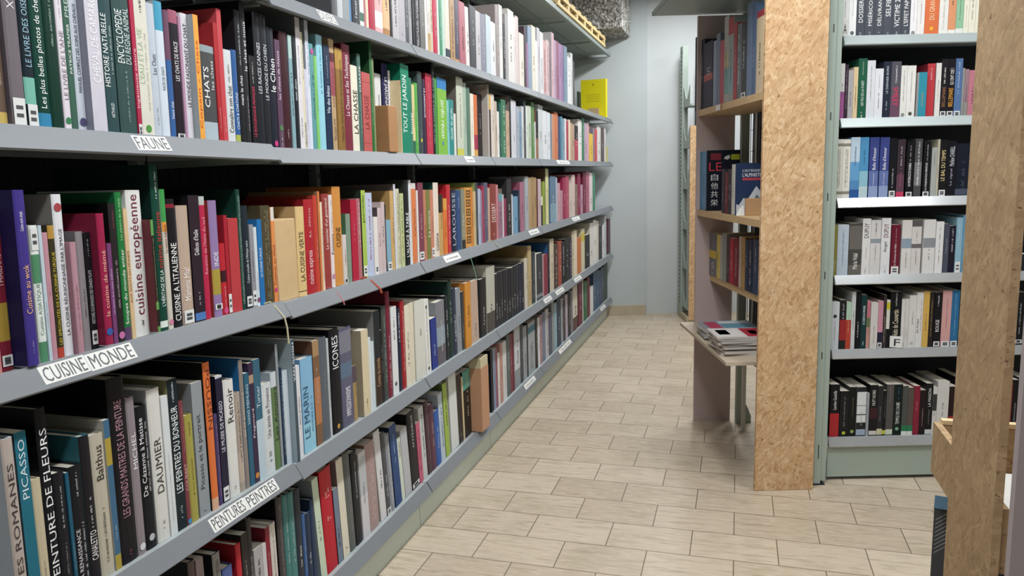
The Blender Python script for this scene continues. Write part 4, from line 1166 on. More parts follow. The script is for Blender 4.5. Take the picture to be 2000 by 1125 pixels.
ANCH = {('E', 641): 'the fat red book', ('E', 873): 'the lime green book', ('E', 1140): 'the green book', ('E', 478): 'the near red book', ('E', 577): 'the teal pair', ('D', 417): 'the orange spine', ('D', 761): 'the tall burgundy book', ('D', 845): 'the bright blue book', ('D', 909): 'the orange-tan book',
        ('D', 1128): 'the far orange book', ('A', 722): 'the crimson book', ('A', 684): 'the thin blue book', ('A', 859): 'the green book', ('A', 1040): 'the far cream book', ('M0', 1474): 'the tall cream book', ('M0', 1404): 'the pinkish red book', ('M2', 1424): 'the red book', ('M1', 1370): 'the second blue book',
        ('R3', 1738): 'the maroon book', ('B', 927): 'the orange book', ('C', 1003): 'the sky blue book', ('C', 1075): 'the steel blue book'}
seen_titles = {}
for b in ALL:
    t = title_of(b)
    if t: seen_titles[t+b['row'].key] = seen_titles.get(t+b['row'].key, 0)+1
def count(s): return len(re.findall(r"[A-Za-z0-9][A-Za-z0-9'\u2019-]*", s))
def label_of(b):
    r = b['row']; t = title_of(b); n = colour_name(b['col'])
    bands = [x for x in b['b'] if x[0] == 'b' and x[2]-x[1] > .09]; dots = [x for x in b['b'] if x[0] == 'd']
    size = 'thin ' if b['w'] < .0115 else 'thick ' if b['w'] > .046 and b['xr']-b['xl'] > 15 else ''
    base = size+n+' book'
    if t and seen_titles[t+r.key] == 1:
        s = '%s titled %s on the %s' % (base, t, r.place)
        if count(s) > 16: s = '%s titled %s on the %s' % (n+' book', ' '.join(t.split()[:6]), r.place)
        return s
    best = None
    for q in r.books:
        tt = title_of(q); am = ANCH.get((r.key, int(q['xl'])))
        if am or (tt and seen_titles[tt+r.key] == 1 and len(tt.split()) <= 4):
            tt = am or tt
            k = b['i']-q['i']
            if k and (best is None or abs(k) < abs(best[0])): best = (k, tt)
    extra = ''
    if dots: extra = ' with a %s dot' % colour_name(dots[0][3]).split()[-1]
    elif bands: extra = ' with a %s band' % colour_name(bands[0][3])
    if best and abs(best[0]) <= 26:
        side = 'right' if best[0] > 0 else 'left'; k = abs(best[0])
        s = '%s%s, %s%s of %s, %s' % (base, extra, ORD[k] if k > 1 else 'just ', side, best[1], r.place)
        if count(s) > 16: s = '%s, %s%s of %s, %s' % (base, ORD[k] if k > 1 else 'just ', side, best[1], r.place)
    else:
        k = b['i']+1; m = len(r.books)-b['i']
        if k <= m: s = '%s%s, %sfrom the left end of the %s' % (base, extra, ORD[k] if 1 < k < 31 else 'first ', r.place)
        else: s = '%s%s, %sfrom the far end of the %s' % (base, extra, ORD[m] if 1 < m < 31 else 'first ', r.place)
        if count(s) > 16: s = s.replace(extra, '')
    return s
used_labels = set()
rest = MB()
for b in ALL:
    p, M = base_matrix(b)
    if not b['solo']:
        book_meshes(b, rest, rest, lambda: rest, lambda: rest, M); continue
    root = empty('book', p); root.matrix_world = M
    c, pg, ti, st = MB(), MB(), [], []
    book_meshes(b, c, pg, lambda: (ti.append(MB()), ti[-1])[1], lambda: (st.append(MB()), st[-1])[1])
    c.build('cover', root); pg.build('page_block', root)
    for q in ti:
        if q.f: q.build('spine_lettering', root)
    for q in st: q.build('spine_sticker', root)
    lb = label_of(b).replace(' a orange', ' an orange').replace(' a olive', ' an olive')
    if count(lb) > 16: lb = lb.replace('thick ', '').replace('thin ', '').replace('very dark ', 'dark ')
    if count(lb) > 16 and ' titled ' in lb:
        a, z_ = lb.split(' titled ')[0], lb.rsplit(' on the ', 1)[1]; tt = title_of(b).split()
        while count('%s titled %s on the %s' % (a, ' '.join(tt), z_)) > 16: tt = tt[:-1]
        lb = '%s titled %s on the %s' % (a, ' '.join(tt), z_)
    if lb in used_labels: print('DUPLABEL', lb)
    used_labels.add(lb)
    tag(root, lb, 'book', b['row'].group)
tag(rest.build('small_books'), 'many small distant books standing along the shelves, mostly towards the far wall', 'books', kind='stuff')
# ---------------------------------------------------------------- left-hand shelving units, one metre each
def shelf_board(y0, y1, z0, z1, depth, m, lip=True):
    """a folded sheet-metal shelf: flat top, turned-down front and back, end brackets"""
    b = MB()
    def slab(xa, xb, dz0, dz1):
        vs = [Vector((xa, y0, z0+dz0)), Vector((xb, y0, z0+dz0)), Vector((xb, y1, z1+dz0)), Vector((xa, y1, z1+dz0)),
              Vector((xa, y0, z0+dz1)), Vector((xb, y0, z0+dz1)), Vector((xb, y1, z1+dz1)), Vector((xa, y1, z1+dz1))]
        b.add(vs, [(0, 3, 2, 1), (4, 5, 6, 7), (0, 1, 5, 4), (1, 2, 6, 5), (2, 3, 7, 6), (3, 0, 4, 7)], m)
    slab(-depth, 0, -.0025, 0)
    slab(-.002, .0005, -.030, 0); slab(-depth, -depth+.002, -.030, 0); slab(-.020, -.002, -.030, -.028)
    slab(-depth*.52, -depth*.5, -.018, -.0025)
    return b
def bracket(y, z, depth, m):
    b = MB(); b.prism([(-depth, z-.032), (-.02, z-.032), (-.02, z-.038), (-depth, z-.046)], 'y', y-.0015, y+.0015, m); return b
ordw = ['nearest', 'second', 'third', 'fourth', 'fifth', 'sixth', 'last']
UNITS = []
for k in range(NU):
    y0 = U0+k
    u = empty('shelving_unit', (XF-.2, y0, 0)); UNITS.append(u)
    tag(u, 'sage metal shelving unit on the left, %s' % ('nearest the camera' if k == 0 else ordw[k]+' from the camera' if k < 6 else 'touching the far wall'),
        'shelving', 'metal shelving units along the left side')
    L = Vector((.2, 0, 0))
    def at(mb, name, parent=u): return mb.build(name, parent)
    for yy in ((0.012, .988) if k == 0 else (.988,)):
        b = MB(); b.box((-.27, yy-.02, 0), (-.235, yy+.02 if yy < .5 else yy+.011, 2.7), SAGE)
        for q in range(26): b.box((-.2351, yy-.006, .12+q*.1), (-.2345, yy-.002, .14+q*.1), DARKM); b.box((-.2351, yy+.002, .12+q*.1), (-.2345, yy+.006, .14+q*.1), DARKM)
        at(b, 'upright')
    b = MB(); b.box((.149, .002, .0), (.152, .998, .168), mat('#c3cfc4', .38, 0, 'kick_metal', .03, 5)); b.box((.10, .002, .165), (.152, .998, .168), SAGE)
    at(b, 'kick_panel')
    b = MB(); b.box((-.285, .004, .1), (-.28, .996, 2.68), mat('#14171b', .7, 0, 'back_metal')); at(b, 'back_panel')  # added dark sheet: colour stands for the unlit space behind the open grid
    b = MB()
    for q in range(20): b.tube([(-.262, .03+q*.05, .2), (-.262, .03+q*.05, 2.66)], .0022, DARKM, 4)
    for q in range(25): b.tube([(-.258, .0, .25+q*.1), (-.258, 1, .25+q*.1)], .0022, DARKM, 4)
    at(b, 'back_grid')
    for row in 'EDCBAT':
        za, zb = zl(row, y0+.001), zl(row, y0+.999 if k else 1.909)
        dx = .2-.0 if row != 'E' else .188
        sb = shelf_board(.003, .997, za, zb, DEPTH, GREYM if row != 'T' else mat('#97a39e', .5, 0, 'grey_metal', .03, 6))
        s = sb.build('shelf', u); s.location = (dx, 0, 0)
        if row == 'T':
            bb = MB(); bb.box((0, .003, za-.028), (.004, .997, za+.006), mat('#8f9a97', .4, 0, 'grey_metal')); bb.build('front_lip', s)
        else:
            rb = MB(); pr = rail_profile(); n = len(pr)
            ya, yb = .004, .996
            vs = [Vector((p, ya, q+za)) for p, q in pr]+[Vector((p, yb, q+zb)) for p, q in pr]
            rb.add(vs, [tuple(range(n)), tuple(range(2*n-1, n-1, -1))]+[(i, i+n, (i+1) % n+n, (i+1) % n) for i in range(n)], RAIL)
            rb.build('label_rail', s)
        for yy in (.02, .98):
            bracket(yy, (za if yy < .5 else zb), DEPTH*.95, SAGE).build('bracket', s)
        for (lr, x0, x1, text) in LABELS:
            if lr != row: continue
            P = Vector((XF+(.014 if row != 'E' else .002), 0, za-.018))
            a, c = solve_x(x0, P, Ydir), solve_x(x1, P, Ydir)
            P2 = Vector((P.x, 0, zl(row, (a+c)/2)-.018)); a, c = solve_x(x0, P2, Ydir), solve_x(x1, P2, Ydir)
            if not (y0 <= (a+c)/2 < y0+1): continue
            lb = MB(); zc = zl(row, (a+c)/2)
            hi = .031 if text != '*' else .026
            tl = math.hypot(.026, .044)
            sl = Vector((.026, 0, -.044))/tl; nn = Vector((.044, 0, .026))/tl
            org = Vector((.003, 0, zc-.0+.004))
            def pt(yy, t, off): return org+sl*t+nn*off+Vector((0, yy-y0, 0))
            t0 = .004; t1 = t0+hi+.006
            lb.add([pt(a, t1, .0012), pt(c-.002, t1, .0012), pt(c-.002, t0, .0012), pt(a, t0, .0012)], [(0, 1, 2, 3)], CARD)
            w = c-a-.002
            def put(uu, v): return pt(a+w*(.05+.9*uu), t1-.0035-(hi-.001)*v, .0016)
            if text == '*': pseudo(lb, lambda uu, v: pt(a+w*(.1+.8*uu), t1-.010-(hi-.016)*v, .0016), 0, 1, CARDINK, random.Random(k), .12)
            else: put_word(lb, text, put, CARDINK)
            lb.build('shelf_label', s)
    # far-end closing plates
# ---------------------------------------------------------------- things lying or standing on the left shelves
WOODB = mat('#a97c52', .65, 0, 'wood_block', .16, 22); WOODL = mat('#c9ab80', .6, 0, 'pale_wood', .12, 25)
def block_at(px0, px1, pyt, row, lab, m, dep, xoff=0.0, zlift=0):
    P = Vector((SPX+xoff, 0, zl(row, 3))); a = solve_x(px0, P, Ydir); c = solve_x(px1, P, Ydir)
    P.z = zl(row, (a+c)/2); a = solve_x(px0, P, Ydir); c = solve_x(px1, P, Ydir)
    B = Vector((P.x, (a+c)/2, P.z)); h = solve_y(pyt, B, UP)
    o = MB(); o.box((-dep, -(c-a)/2+.001, 0), (0, (c-a)/2-.001, h), m, None, .003)
    ob = o.build('wooden_block', None, (B.x, B.y, B.z+zlift+.0002)); tag(ob, lab, 'bookend', 'wooden blocks used as bookends'); return ob
block_at(762, 779, 210, 'B', 'brown wooden block bookend standing before the gardening books on the FAUNE shelf', WOODB, .066, .030, .0058)
block_at(546, 586, 428, 'C', 'pale plywood block bookend on the CUISINE MONDE shelf, left of LA CUISINE VERTE', WOODL, .12, -.004)
# yellow book shown face out at the far end of the DIVERS shelf
Yb = 7.62; za = zl('A', Yb)
pL = at_y(1134, 215, Yb); pR = at_y(1184, 215, Yb); hb = solve_y(155, Vector((pR.x, Yb, za)), UP)
yb = empty('book', ((pL.x+pR.x)/2, Yb, za+.0058), (0, 0, R(-7))); w = pR.x-pL.x
YEL = mat('#e9dd1e', .4, 0, 'cover', .03, 20)
b = MB(); b.box((-w/2, 0, 0), (w/2, .003, hb), YEL); b.box((-w/2, .033, 0), (w/2, .036, hb), YEL); b.prism([(w/2, 0), (w/2+.007, .006), (w/2+.009, .018), (w/2+.007, .030), (w/2, .036)], 'z', 0, hb, YEL); b.build('cover', yb)
b = MB(); b.box((-w/2+.003, .0032, .003), (w/2-.001, .0328, hb-.003), paper()); b.build('page_block', yb)
b = MB(); im = ink('#a39a18')
for q in range(5): b.box((-w*.28, -.0006, hb*(.42+q*.045)), (w*.28*(1-.15*(q % 2)), 0, hb*(.428+q*.045)), im)
b.prism([(-.010, hb*.87), (0, hb*.82), (.010, hb*.87), (.006, hb*.9), (0, hb*.875), (-.006, hb*.9)], 'y', -.0006, 0, im); b.build('cover_print', yb)
tag(yb, 'bright yellow book shown face out at the far end of the DIVERS shelf', 'book')
dk = MB(); dk.box((-.008, 0, 0), (.008, .16, hb*.72), cover('#33412f')); ob = dk.build('book', None, (pL.x-.022, Yb-.02, za+.0003)); tag(ob, 'dark green book edge just left of the yellow face-out book on the DIVERS shelf', 'book')
b = MB(); b.box((-.05, -.06, 0), (.05, -.02, .095), mat('#b39a72', .6, 0, 'cork', .1, 40), None, .002)
ob = b.build('wooden_block', None, ((pL.x+pR.x)/2+.012, Yb, za+.0003)); tag(ob, 'small tan block holding up the yellow book on the DIVERS shelf', 'bookend', 'wooden blocks used as bookends')
# pale yellow divider at the far end of the FAUNE shelf
P = Vector((SPX, 0, LZ['B'])); a = solve_x(1185, P, Ydir)
b = MB(); b.box((-.14, -.0015, 0), (.012, .0015, .165), mat('#cfc98e', .4, 0, 'divider')); ob = b.build('divider', None, (SPX, min(a, 7.86), LZ['B']+.0003)); tag(ob, 'pale yellow plastic divider at the far end of the FAUNE shelf', 'divider')
# brown cardboard magazine file on the lowest shelf
P = Vector((SPX+.045, 0, LZ['E'])); ya = solve_x(943, P, Ydir); yc = solve_x(957, P, Ydir); BB = Vector((P.x, yc, LZ['E']))
hx = solve_y(712, BB, UP); wd = yc-ya
mf = empty('magazine_file', (P.x, yc, LZ['E']+.0058)); KR = mat('#b98c6c', .75, 0, 'cardboard', .06, 40)
b = MB(); t = .003
b.box((-t, -wd, 0), (0, 0, hx), KR); b.box((-.25, -wd, 0), (-t, -wd+t, hx), KR); b.box((-.25, -t, 0), (-t, 0, hx), KR); b.box((-.25, -wd+t, 0), (-t, -t, t), KR); b.box((-.25-t, -wd, 0), (-.25, 0, hx*.6), KR)
b.build('box', mf)
b = MB(); b.box((-.25, -wd+.001, hx+.001), (-.002, -.001, hx+.05), mat('#c2b898', .8, 0, 'cardboard', .06, 40)); b.build('inner_sleeve', mf)
tag(mf, 'brown cardboard magazine file jutting out of the lowest left shelf', 'magazine file')
# ribbons hanging from the CUISINE MONDE rail
def ribbon(px, pts, col, lab, r=.0016):
    P = Vector((XF, 0, LZ['C'])); y = solve_x(px, P, Ydir); z0 = zl('C', y)
    o = MB(); o.tube([Vector((p, q, s)) for p, q, s in pts], r, mat(col, .7, 0, 'ribbon'), 5)
    ob = o.build('bookmark_ribbon', None, (XF, y, z0)); tag(ob, lab, 'ribbon', 'ribbons hanging over the CUISINE MONDE rail')
ribbon(529, [(-.022, 0, .003), (-.004, .004, .008), (.008, .008, -.004), (.031, .018, -.040), (.034, .022, -.07), (.034, .024, -.115)], '#cfc9a8', 'cream ribbon dangling over the rail beside the olive patterned book', .0028)
ribbon(715, [(-.022, 0, .003), (-.003, .004, .008), (.010, .02, -.008), (.031, .045, -.041), (.033, .05, -.055)], '#b8553f', 'rust red ribbon hanging over the rail under the lime green book', .0045)
ribbon(650, [(-.022, 0, .003), (-.003, .002, .007), (.010, .004, -.010), (.030, .012, -.042), (.031, .014, -.052)], '#b06a72', 'dusty pink ribbon over the rail, left of the orange CUISINE book', .003)
ribbon(905, [(-.02, 0, .003), (.012, .005, -.01), (.031, .02, -.045), (.032, .05, -.09), (.032, .09, -.15)], '#7fb09a', 'pale green thread hanging over the rail past the navy books', .0022)
ribbon(958, [(-.02, 0, .003), (.003, .01, .007), (.012, .05, -.012), (.030, .09, -.04)], '#b9b49a', 'frayed beige ribbon over the rail below the DESSERT book', .003)
# stored on the very top of the shelving
PAL = mat('#e2c891', .6, 0, 'pallet_wood', .1, 14)
pl = empty('pallet', (-1.41, 6.55, LZ['T']+.007)); tag(pl, 'pale wooden slatted pallet lying on top of the left shelving', 'pallet')
for zz, nm in ((.0, 'lower_rail'), (.062, 'upper_rail')):
    b = MB(); b.box((.145, -1.05, zz), (.165, .98, zz+.024), PAL, None, .002); b.box((-.165, -1.05, zz), (-.145, .98, zz+.024), PAL, None, .002); b.build(nm, pl)
for q in range(7):
    b = MB(); y = -1.02+q*.32; b.box((-.165, y, .0242), (.163, y+.06, .0618), PAL, None, .002); b.build('spacer_block', pl)
for q in range(9):
    b = MB(); y = -1.03+q*.235; b.box((-.165, y, .0865), (.165, y+.12, .098), PAL, None, .002); b.build('slat', pl)
# sprayed beam end above the shelving
bm = bmesh.new(); bmesh.ops.create_grid(bm, x_segments=2, y_segments=2, size=.1); bm.free()
b = MB(); rm = rough_material(); rr = random.Random(4)
nx, ny, nz = 22, 18, 14; x0, x1, y0, y1, z0, z1 = -2.3, -1.08, 7.45, 8.02, 2.845, 3.29
def face(fn, na, nb):
    vs = [fn(i/na, j/nb)+Vector((rr.uniform(-1, 1), rr.uniform(-1, 1), rr.uniform(-1, 1)))*(.012 if 0 < i < na and 0 < j < nb else .0) for i in range(na+1) for j in range(nb+1)]
    b.add(vs, [(i*(nb+1)+j, (i+1)*(nb+1)+j, (i+1)*(nb+1)+j+1, i*(nb+1)+j+1) for i in range(na) for j in range(nb)], rm)
face(lambda a, c: Vector((x0+(x1-x0)*a, y0, z0+(z1-z0)*c)), 60, 24)
face(lambda a, c: Vector((x1, y0+(y1-y0)*a, z0+(z1-z0)*c)), 26, 24)
face(lambda a, c: Vector((x0+(x1-x0)*a, y0+(y1-y0)*c, z0)), 60, 26)
o = b.build('beam', None); structure(o)
# ---------------------------------------------------------------- right-hand block: magazine bookcase and novel bays
OSB = osb_material('oriented_strand_board')
OSB2 = osb_material('oriented_strand_board_brown', ('#9a8062', '#a58b6a', '#ad9371', '#b99f7d'), '#5f4430')
PINK = mat('#b9a8a6', .6, 0, 'laminate', .03, 4); WOODE = mat('#c4a67c', .6, 0, 'shelf_wood', .12, 18)
def root(name, u, v, z=0, extra=0):
    return empty(name, G(u, v, z), (0, 0, ANG+extra))
bc = root('bookcase', 0, 0); tag(bc, 'wooden bookcase with a tall chipboard end panel, holding magazines and sports books', 'bookcase')
b = MB(); b.box((0, 0, .002), (.275, .02, 2.372), OSB); b.build('end_panel', bc)
b = MB(); b.prism([(-.041, 1.045), (.178, 1.045), (.178, 1.065), (-.041, 1.065)], 'z', 0, 2.372, PINK); b.build('side_panel', bc)
for z, uf, nm in ((1.850, -.036, 1), (1.283, -.036, 1), (.898, .045, 1)):
    b = MB(); b.prism([(uf+.036+.0, .022), (.24, .022), (.24, 1.043), (uf, 1.043)], 'z', z-.034, z, WOODE); s = b.build('shelf', bc)
    if z > 1.8:
        b = MB(); q = -(G(-.035, 1.045)-G(0, 0)).normalized()
        b.box((-.031, .60, z-.032), (-.0295, .68, z-.004), CARD); b.build('shelf_label', s)
b = MB(); b.box((-.13, .06, .598), (.24, 1.043, .614), mat('#b9aa96', .6, 0, 'shelf_wood', .06, 18)); b.build('magazine_board', bc)
TOPM = mat('#8f9c98', .5, 0, 'grey_metal', .03, 6)
b = MB(); b.box((-.30, .022, 2.378), (.285, 1.05, 2.382), TOPM); b.box((-.302, .02, 2.378), (-.298, 1.05, 2.40), TOPM)
b.box((-.30, 1.046, 2.378), (.285, 1.05, 2.41), TOPM)
b.box((-.30, .5, 2.374), (.285, .52, 2.378), TOPM); b.build('top_shelf', bc)
b = MB()
for q in range(24): b.tube([(.262, .03+q*.043, .62), (.262, .03+q*.043, 2.3)], .002, DARKM, 4)
for q in range(14): b.tube([(.265, .02, .65+q*.12), (.265, 1.03, .65+q*.12)], .002, DARKM, 4)
b.build('back_grid', bc)
b = MB(); b.box((.28, .10, .47), (.283, 1.04, 2.3), mat('#4a4a48', .7, 0, 'back_metal')); b.build('back_panel', bc)  # back is open; dark sheet added for the shaded interior behind the grid
b = MB(); b.box((.20, .985, .0), (.245, 1.02, 2.37), SAGE); b.prism([(.245, .0), (.29, .0), (.29, .04), (.27, .09), (.245, .14)], 'y', .99, 1.015, SAGE); b.build('upright', bc)
b = MB(); b.tube([(.235, .60, .62), (.235, .60, 2.36)], .011, mat('#c9cbc8', .3, .3, 'chrome'), 10); b.tube([(.235, .83, .62), (.235, .83, 2.36)], .007, mat('#c9cbc8', .3, .3, 'chrome'), 10); b.build('post', bc)
b = MB(); b.box((.19, .84, 0), (.21, .86, .597), mat('#d5d5d0', .5, 0, 'white_post')); b.build('leg', bc)
b = MB(); b.box((.24, .022, .40), (.28, .98, .46), SAGE); b.build('cross_rail', bc)

# face-out books on the middle shelf
def face_book(u, v, z, px0, px1, pyt, col, lab, draw, rotx=0):
    """stands with its front turned along the aisle"""
    p0 = G(u, 0, z); p0 = p0+E2*(solve_x(px0, p0, E2)-.022); D = E1; w = solve_x(px1, p0, D); h = solve_y(pyt, p0, UP)
    r = math.atan2(-D.x, D.y); e = empty('book', p0+UP*.0004, (0, 0, r))
    m = cover(col); b = MB(); b.box((-.016, 0, 0), (-.0135, w, h), m); b.box((-.0015, 0, 0), (0, w, h), m); b.box((-.0135, 0, 0), (-.0015, .0015, h), m); b.build('cover', e)
    b = MB(); b.box((-.0133, .0017, .001), (-.0017, w-.001, h-.001), paper()); b.build('page_block', e)
    b = MB(); draw(b, w, h); b.build('cover_print', e)
    tag(e, lab, 'book', 'face-out books in the magazine bookcase')
X1, X2, X3 = .0004, .0007, .001
def quad(b, y0, y1, z0, z1, c, x=X1): b.add([Vector((x, y0, z0)), Vector((x, y1, z0)), Vector((x, y1, z1)), Vector((x, y0, z1))], [(0, 1, 2, 3)], ink(c))
def word(b, t, y0, y1, z0, z1, c, x=X2): put_word(b, t, lambda u, v: Vector((x, y0+(y1-y0)*u, z0+(z1-z0)*v)), ink(c))
def judo(b, w, h):
    word(b, 'LE', w*.06, w*.44, h*.66, h*.80, '#c83a48'); quad(b, w*.1, w*.42, h*.84, h*.95, '#7a1f2c'); quad(b, w*.72, w*.98, h*.84, h*.93, '#b8c030')
    for i, t in enumerate('自他共栄'): word(b, t, w*.12, w*.34, h*(.50-.14*i), h*(.61-.14*i), '#e8e8ea')
    b.add([Vector((X1, w*p, h*q)) for p, q in ((.5, .86), (.62, .84), (.7, .88), (.66, .92), (.56, .90))], [(0, 1, 2, 3, 4)], ink('#d8dcdc'))
    b.add([Vector((X1, w*p, h*q)) for p, q in ((.45, .1), (.85, .1), (.9, .5), (.7, .55), (.55, .35))], [(0, 1, 2, 3, 4)], ink('#5a3a30'))
    b.add([Vector((X2, w*p, h*q)) for p, q in ((.6, .12), (.75, .12), (.72, .4), (.64, .3))], [(0, 1, 2, 3)], ink('#b8b4b0'))
def alpin(b, w, h):
    word(b, "L'ALPINISTE", w*.24, w*.96, h*.74, h*.81, '#eef0f4'); word(b, 'IL FAUT IMAGINER', w*.24, w*.92, h*.83, h*.88, '#d8dce4'); quad(b, w*.24, w*.96, h*.67, h*.72, '#a83a48')
    b.add([Vector((X1, w*p, h*q)) for p, q in ((.02, .0), (.98, .0), (.98, .44), (.78, .56), (.6, .42), (.42, .28), (.3, .34), (.12, .2), (.02, .22))], [tuple(range(9))], ink('#b5bcc4'))
    b.add([Vector((X2, w*p, h*q)) for p, q in ((.5, .0), (.98, .0), (.98, .3), (.8, .4), (.62, .25))], [tuple(range(5))], ink('#5a6470'))
    b.add([Vector((X2, w*p, h*q)) for p, q in ((.02, .0), (.34, .0), (.3, .2), (.12, .12))], [tuple(range(4))], ink('#e8ecee'))
face_book(-.022, 0, 1.2832, 1378, 1444, 294, '#1a1f2c', 'black martial arts book shown face out with white brush characters, magazine bookcase', judo)
face_book(-.005, 0, 1.2832, 1434, 1487, 319, '#25375a', 'navy mountaineering book face out with a white peak, titled L\'ALPINISTE', alpin)
p = G(.07, 0, 1.2832); p = p+E2*(solve_x(1466, p, E2)); b = MB(); b.box((-.03, -.02, 0), (.05, .02, .085), mat('#b58f68', .6, 0, 'wood_block', .1, 20), None, .002)
ob = b.build('wooden_block', None, p+UP*.0003, (0, 0, ANG)); tag(ob, 'small tan wooden block leaning the navy mountaineering book on the magazine bookcase', 'bookend', 'wooden blocks used as bookends')

# magazines
def magazine(u, v, z, w, d, th, rot, col, label, art):
    e = empty('magazine', G(u, v, z), (0, 0, ANG+rot))
    b = MB(); b.box((-w/2, -d/2, th-.0006), (w/2, d/2, th), cover(col)); b.box((-w/2, -d/2, 0), (w/2, d/2, .0005), cover(col)); b.box((w/2, -d/2, 0), (w/2+.0006, d/2, th), cover(col)); b.build('cover', e)
    b = MB(); b.box((-w/2+.0005, -d/2+.0005, .0006), (w/2-.0004, d/2-.0005, th-.0007), mat('#c9c4be', .6, 0, 'glossy_paper', .12, 120)); b.build('page_block', e)
    if art:
        b = MB()
        for (a0, a1, c0, c1, cc) in art: b.add([Vector((-w/2+w*a0, -d/2+d*c0, th+.0003)), Vector((-w/2+w*a1, -d/2+d*c0, th+.0003)), Vector((-w/2+w*a1, -d/2+d*c1, th+.0003)), Vector((-w/2+w*a0, -d/2+d*c1, th+.0003))], [(0, 1, 2, 3)], ink(cc))
        b.build('cover_print', e)
    tag(e, label, 'magazine', 'magazines piled in the bookcase')
rg = random.Random(8)
cols1 = ['#b8b4b0', '#8f9aa5', '#c5bfb8', '#a88f95', '#b5b0ac', '#9aa5ae', '#c0a8ae', '#7f98a8']
z = .6145
for i in range(8):
    th = .0075+rg.random()*.003
    pos = 'topmost' if i == 7 else 'bottom one' if i == 0 else ['', 'second', 'third', 'fourth', 'fifth', 'sixth', 'seventh'][i]+' from the bottom'
    magazine(.035+rg.uniform(-.008, .008), .64+rg.uniform(-.01, .01)-.004*i, z, .27, .22, th, rg.uniform(-.08, .08), cols1[i], 'magazine with a %s cover in the left pile, %s' % (colour_name(cols1[i]), pos),
             [(.05, .3, .1, .9, '#b03a5a'), (.35, .9, .1, .6, '#5f8fa5'), (.35, .95, .66, .95, '#c8ccd0')] if i == 7 else None); z += th+.0002
cols2 = ['#b5b0aa', '#c8c4c0', '#9a948e', '#c0b8b2', '#a8a4a2', '#c9c2bc', '#8f8a86', '#b8b2ae', '#cfcbc7']
z = .6145
for i in range(9):
    th = .0085+rg.random()*.003
    pos = 'topmost' if i == 8 else 'bottom one' if i == 0 else ['', 'second', 'third', 'fourth', 'fifth', 'sixth', 'seventh', 'eighth'][i]+' from the bottom'
    magazine(.03+rg.uniform(-.008, .008)-.003*i, .30+rg.uniform(-.012, .012), z, .28, .22, th, rg.uniform(-.10, .10), cols2[i], 'magazine with a %s cover in the right pile, %s' % (colour_name(cols2[i]), pos),
             [(.04, .5, .1, .9, '#d8d4d2'), (.1, .3, .3, .8, '#a8a29e'), (.55, .95, .05, .95, '#a02438'), (.66, .8, .3, .7, '#7a3040')] if i == 8 else None); z += th+.0002

# ---- novel bays seen square on
def bay(u0, k):
    t = root('shelving_bay', u0, .10)
    tag(t, ['sage grey metal bay of novels beside the chipboard panel', 'sage grey metal bay of novels continuing to the right behind the brown chipboard panel'][k], 'shelving', 'metal shelving bays on the right')
    b = MB(); b.box((0.0, .005, .018), (.976, .009, RZ[5]-.045), mat('#9fada3', .38, 0, 'kick_metal', .03, 5)); b.build('kick_panel', t)
    b = MB(); b.box((0, .36, .1), (.976, .363, 2.5), mat('#14181d', .7, 0, 'back_metal')); b.build('back_panel', t)
    if k == 0:
        b = MB(); b.box((-.012, .02, .03), (-.006, .36, 2.5), mat('#6f7a76', .6, 0, 'grey_metal')); b.build('side_panel', t)
    if k == 0:
        b = MB(); b.box((-.086, -.045, .0), (-.050, .03, 2.5), SAGE, None, .004); b.box((-.049, -.03, .012), (-.018, .03, 2.5), SAGE, None, .003)
        for zz in (.13, .165, .62, 1.0, 1.36, 1.72, 2.1): b.box((-.066, -.0458, zz), (-.062, -.0448, zz+.035), DARKM)
        b.box((-.088, -.05, 0), (-.03, .04, .006), DARKM); b.build('upright', t)
    else:
        b = MB(); b.box((-.018, -.012, 0), (-.006, .03, 2.5), SAGE); b.build('upright', t)
    SIL = mat('#c3c6c8', .24, .55, 'silver_rail', .12, 7)
    for i, z in enumerate(RZ+[2.46]):
        b = MB(); b.box((0.002, .008, z-.003), (.976, .358, z), GREYM); b.box((.002, .008, z-.03), (.976, .011, z-.003), GREYM); b.box((.002, .18, z-.018), (.976, .186, z-.003), GREYM)
        s = b.build('shelf', t)
        b = MB(); b.prism([(.0075, z+.003), (.006, z+.004), (-.013, z-.036), (-.011, z-.040), (.0075, z-.040)], 'x', .001, .976, SIL if i in (2, 3, 4, 5) else mat('#aab4b4', .32, .15, 'rail_plastic', .06, 9)); b.build('label_rail', s)
bay(.383, 0); bay(1.383, 1)
# letter cards
def letter_card(px0, px1, py0, py1, zrow, t, lab, vo, tilt):
    p = G(.40, VB-vo); z = RZ[zrow]; s0 = solve_x(px0, p+UP*z, E1); s1 = solve_x(px1, p+UP*z, E1)
    w = s1-s0; h = solve_y(py0, p+E1*s0+UP*z, UP)
    e = empty('letter_card', p+E1*s0+UP*(z+.0052), (0, 0, ANG+R(tilt)))
    b = MB(); b.box((0, 0, 0), (w, .001, h), CARD); b.build('card', e)
    b = MB(); put_word(b, t, lambda u, v: Vector((w*(.34+.5*u), -.0006, h*(.15+.6*v))), ink('#2a2a2c')); b.build('letter', e)
    tag(e, lab, 'sign', 'letter cards on the right bay')
letter_card(1642, 1657, 42, 70, 0, 'A', 'small white card lettered A at the left end of the top novel shelf', .011, 12)
letter_card(1737, 1759, 658, 690, 4, 'F', 'small white card lettered F on the fifth novel shelf', .004, -24)

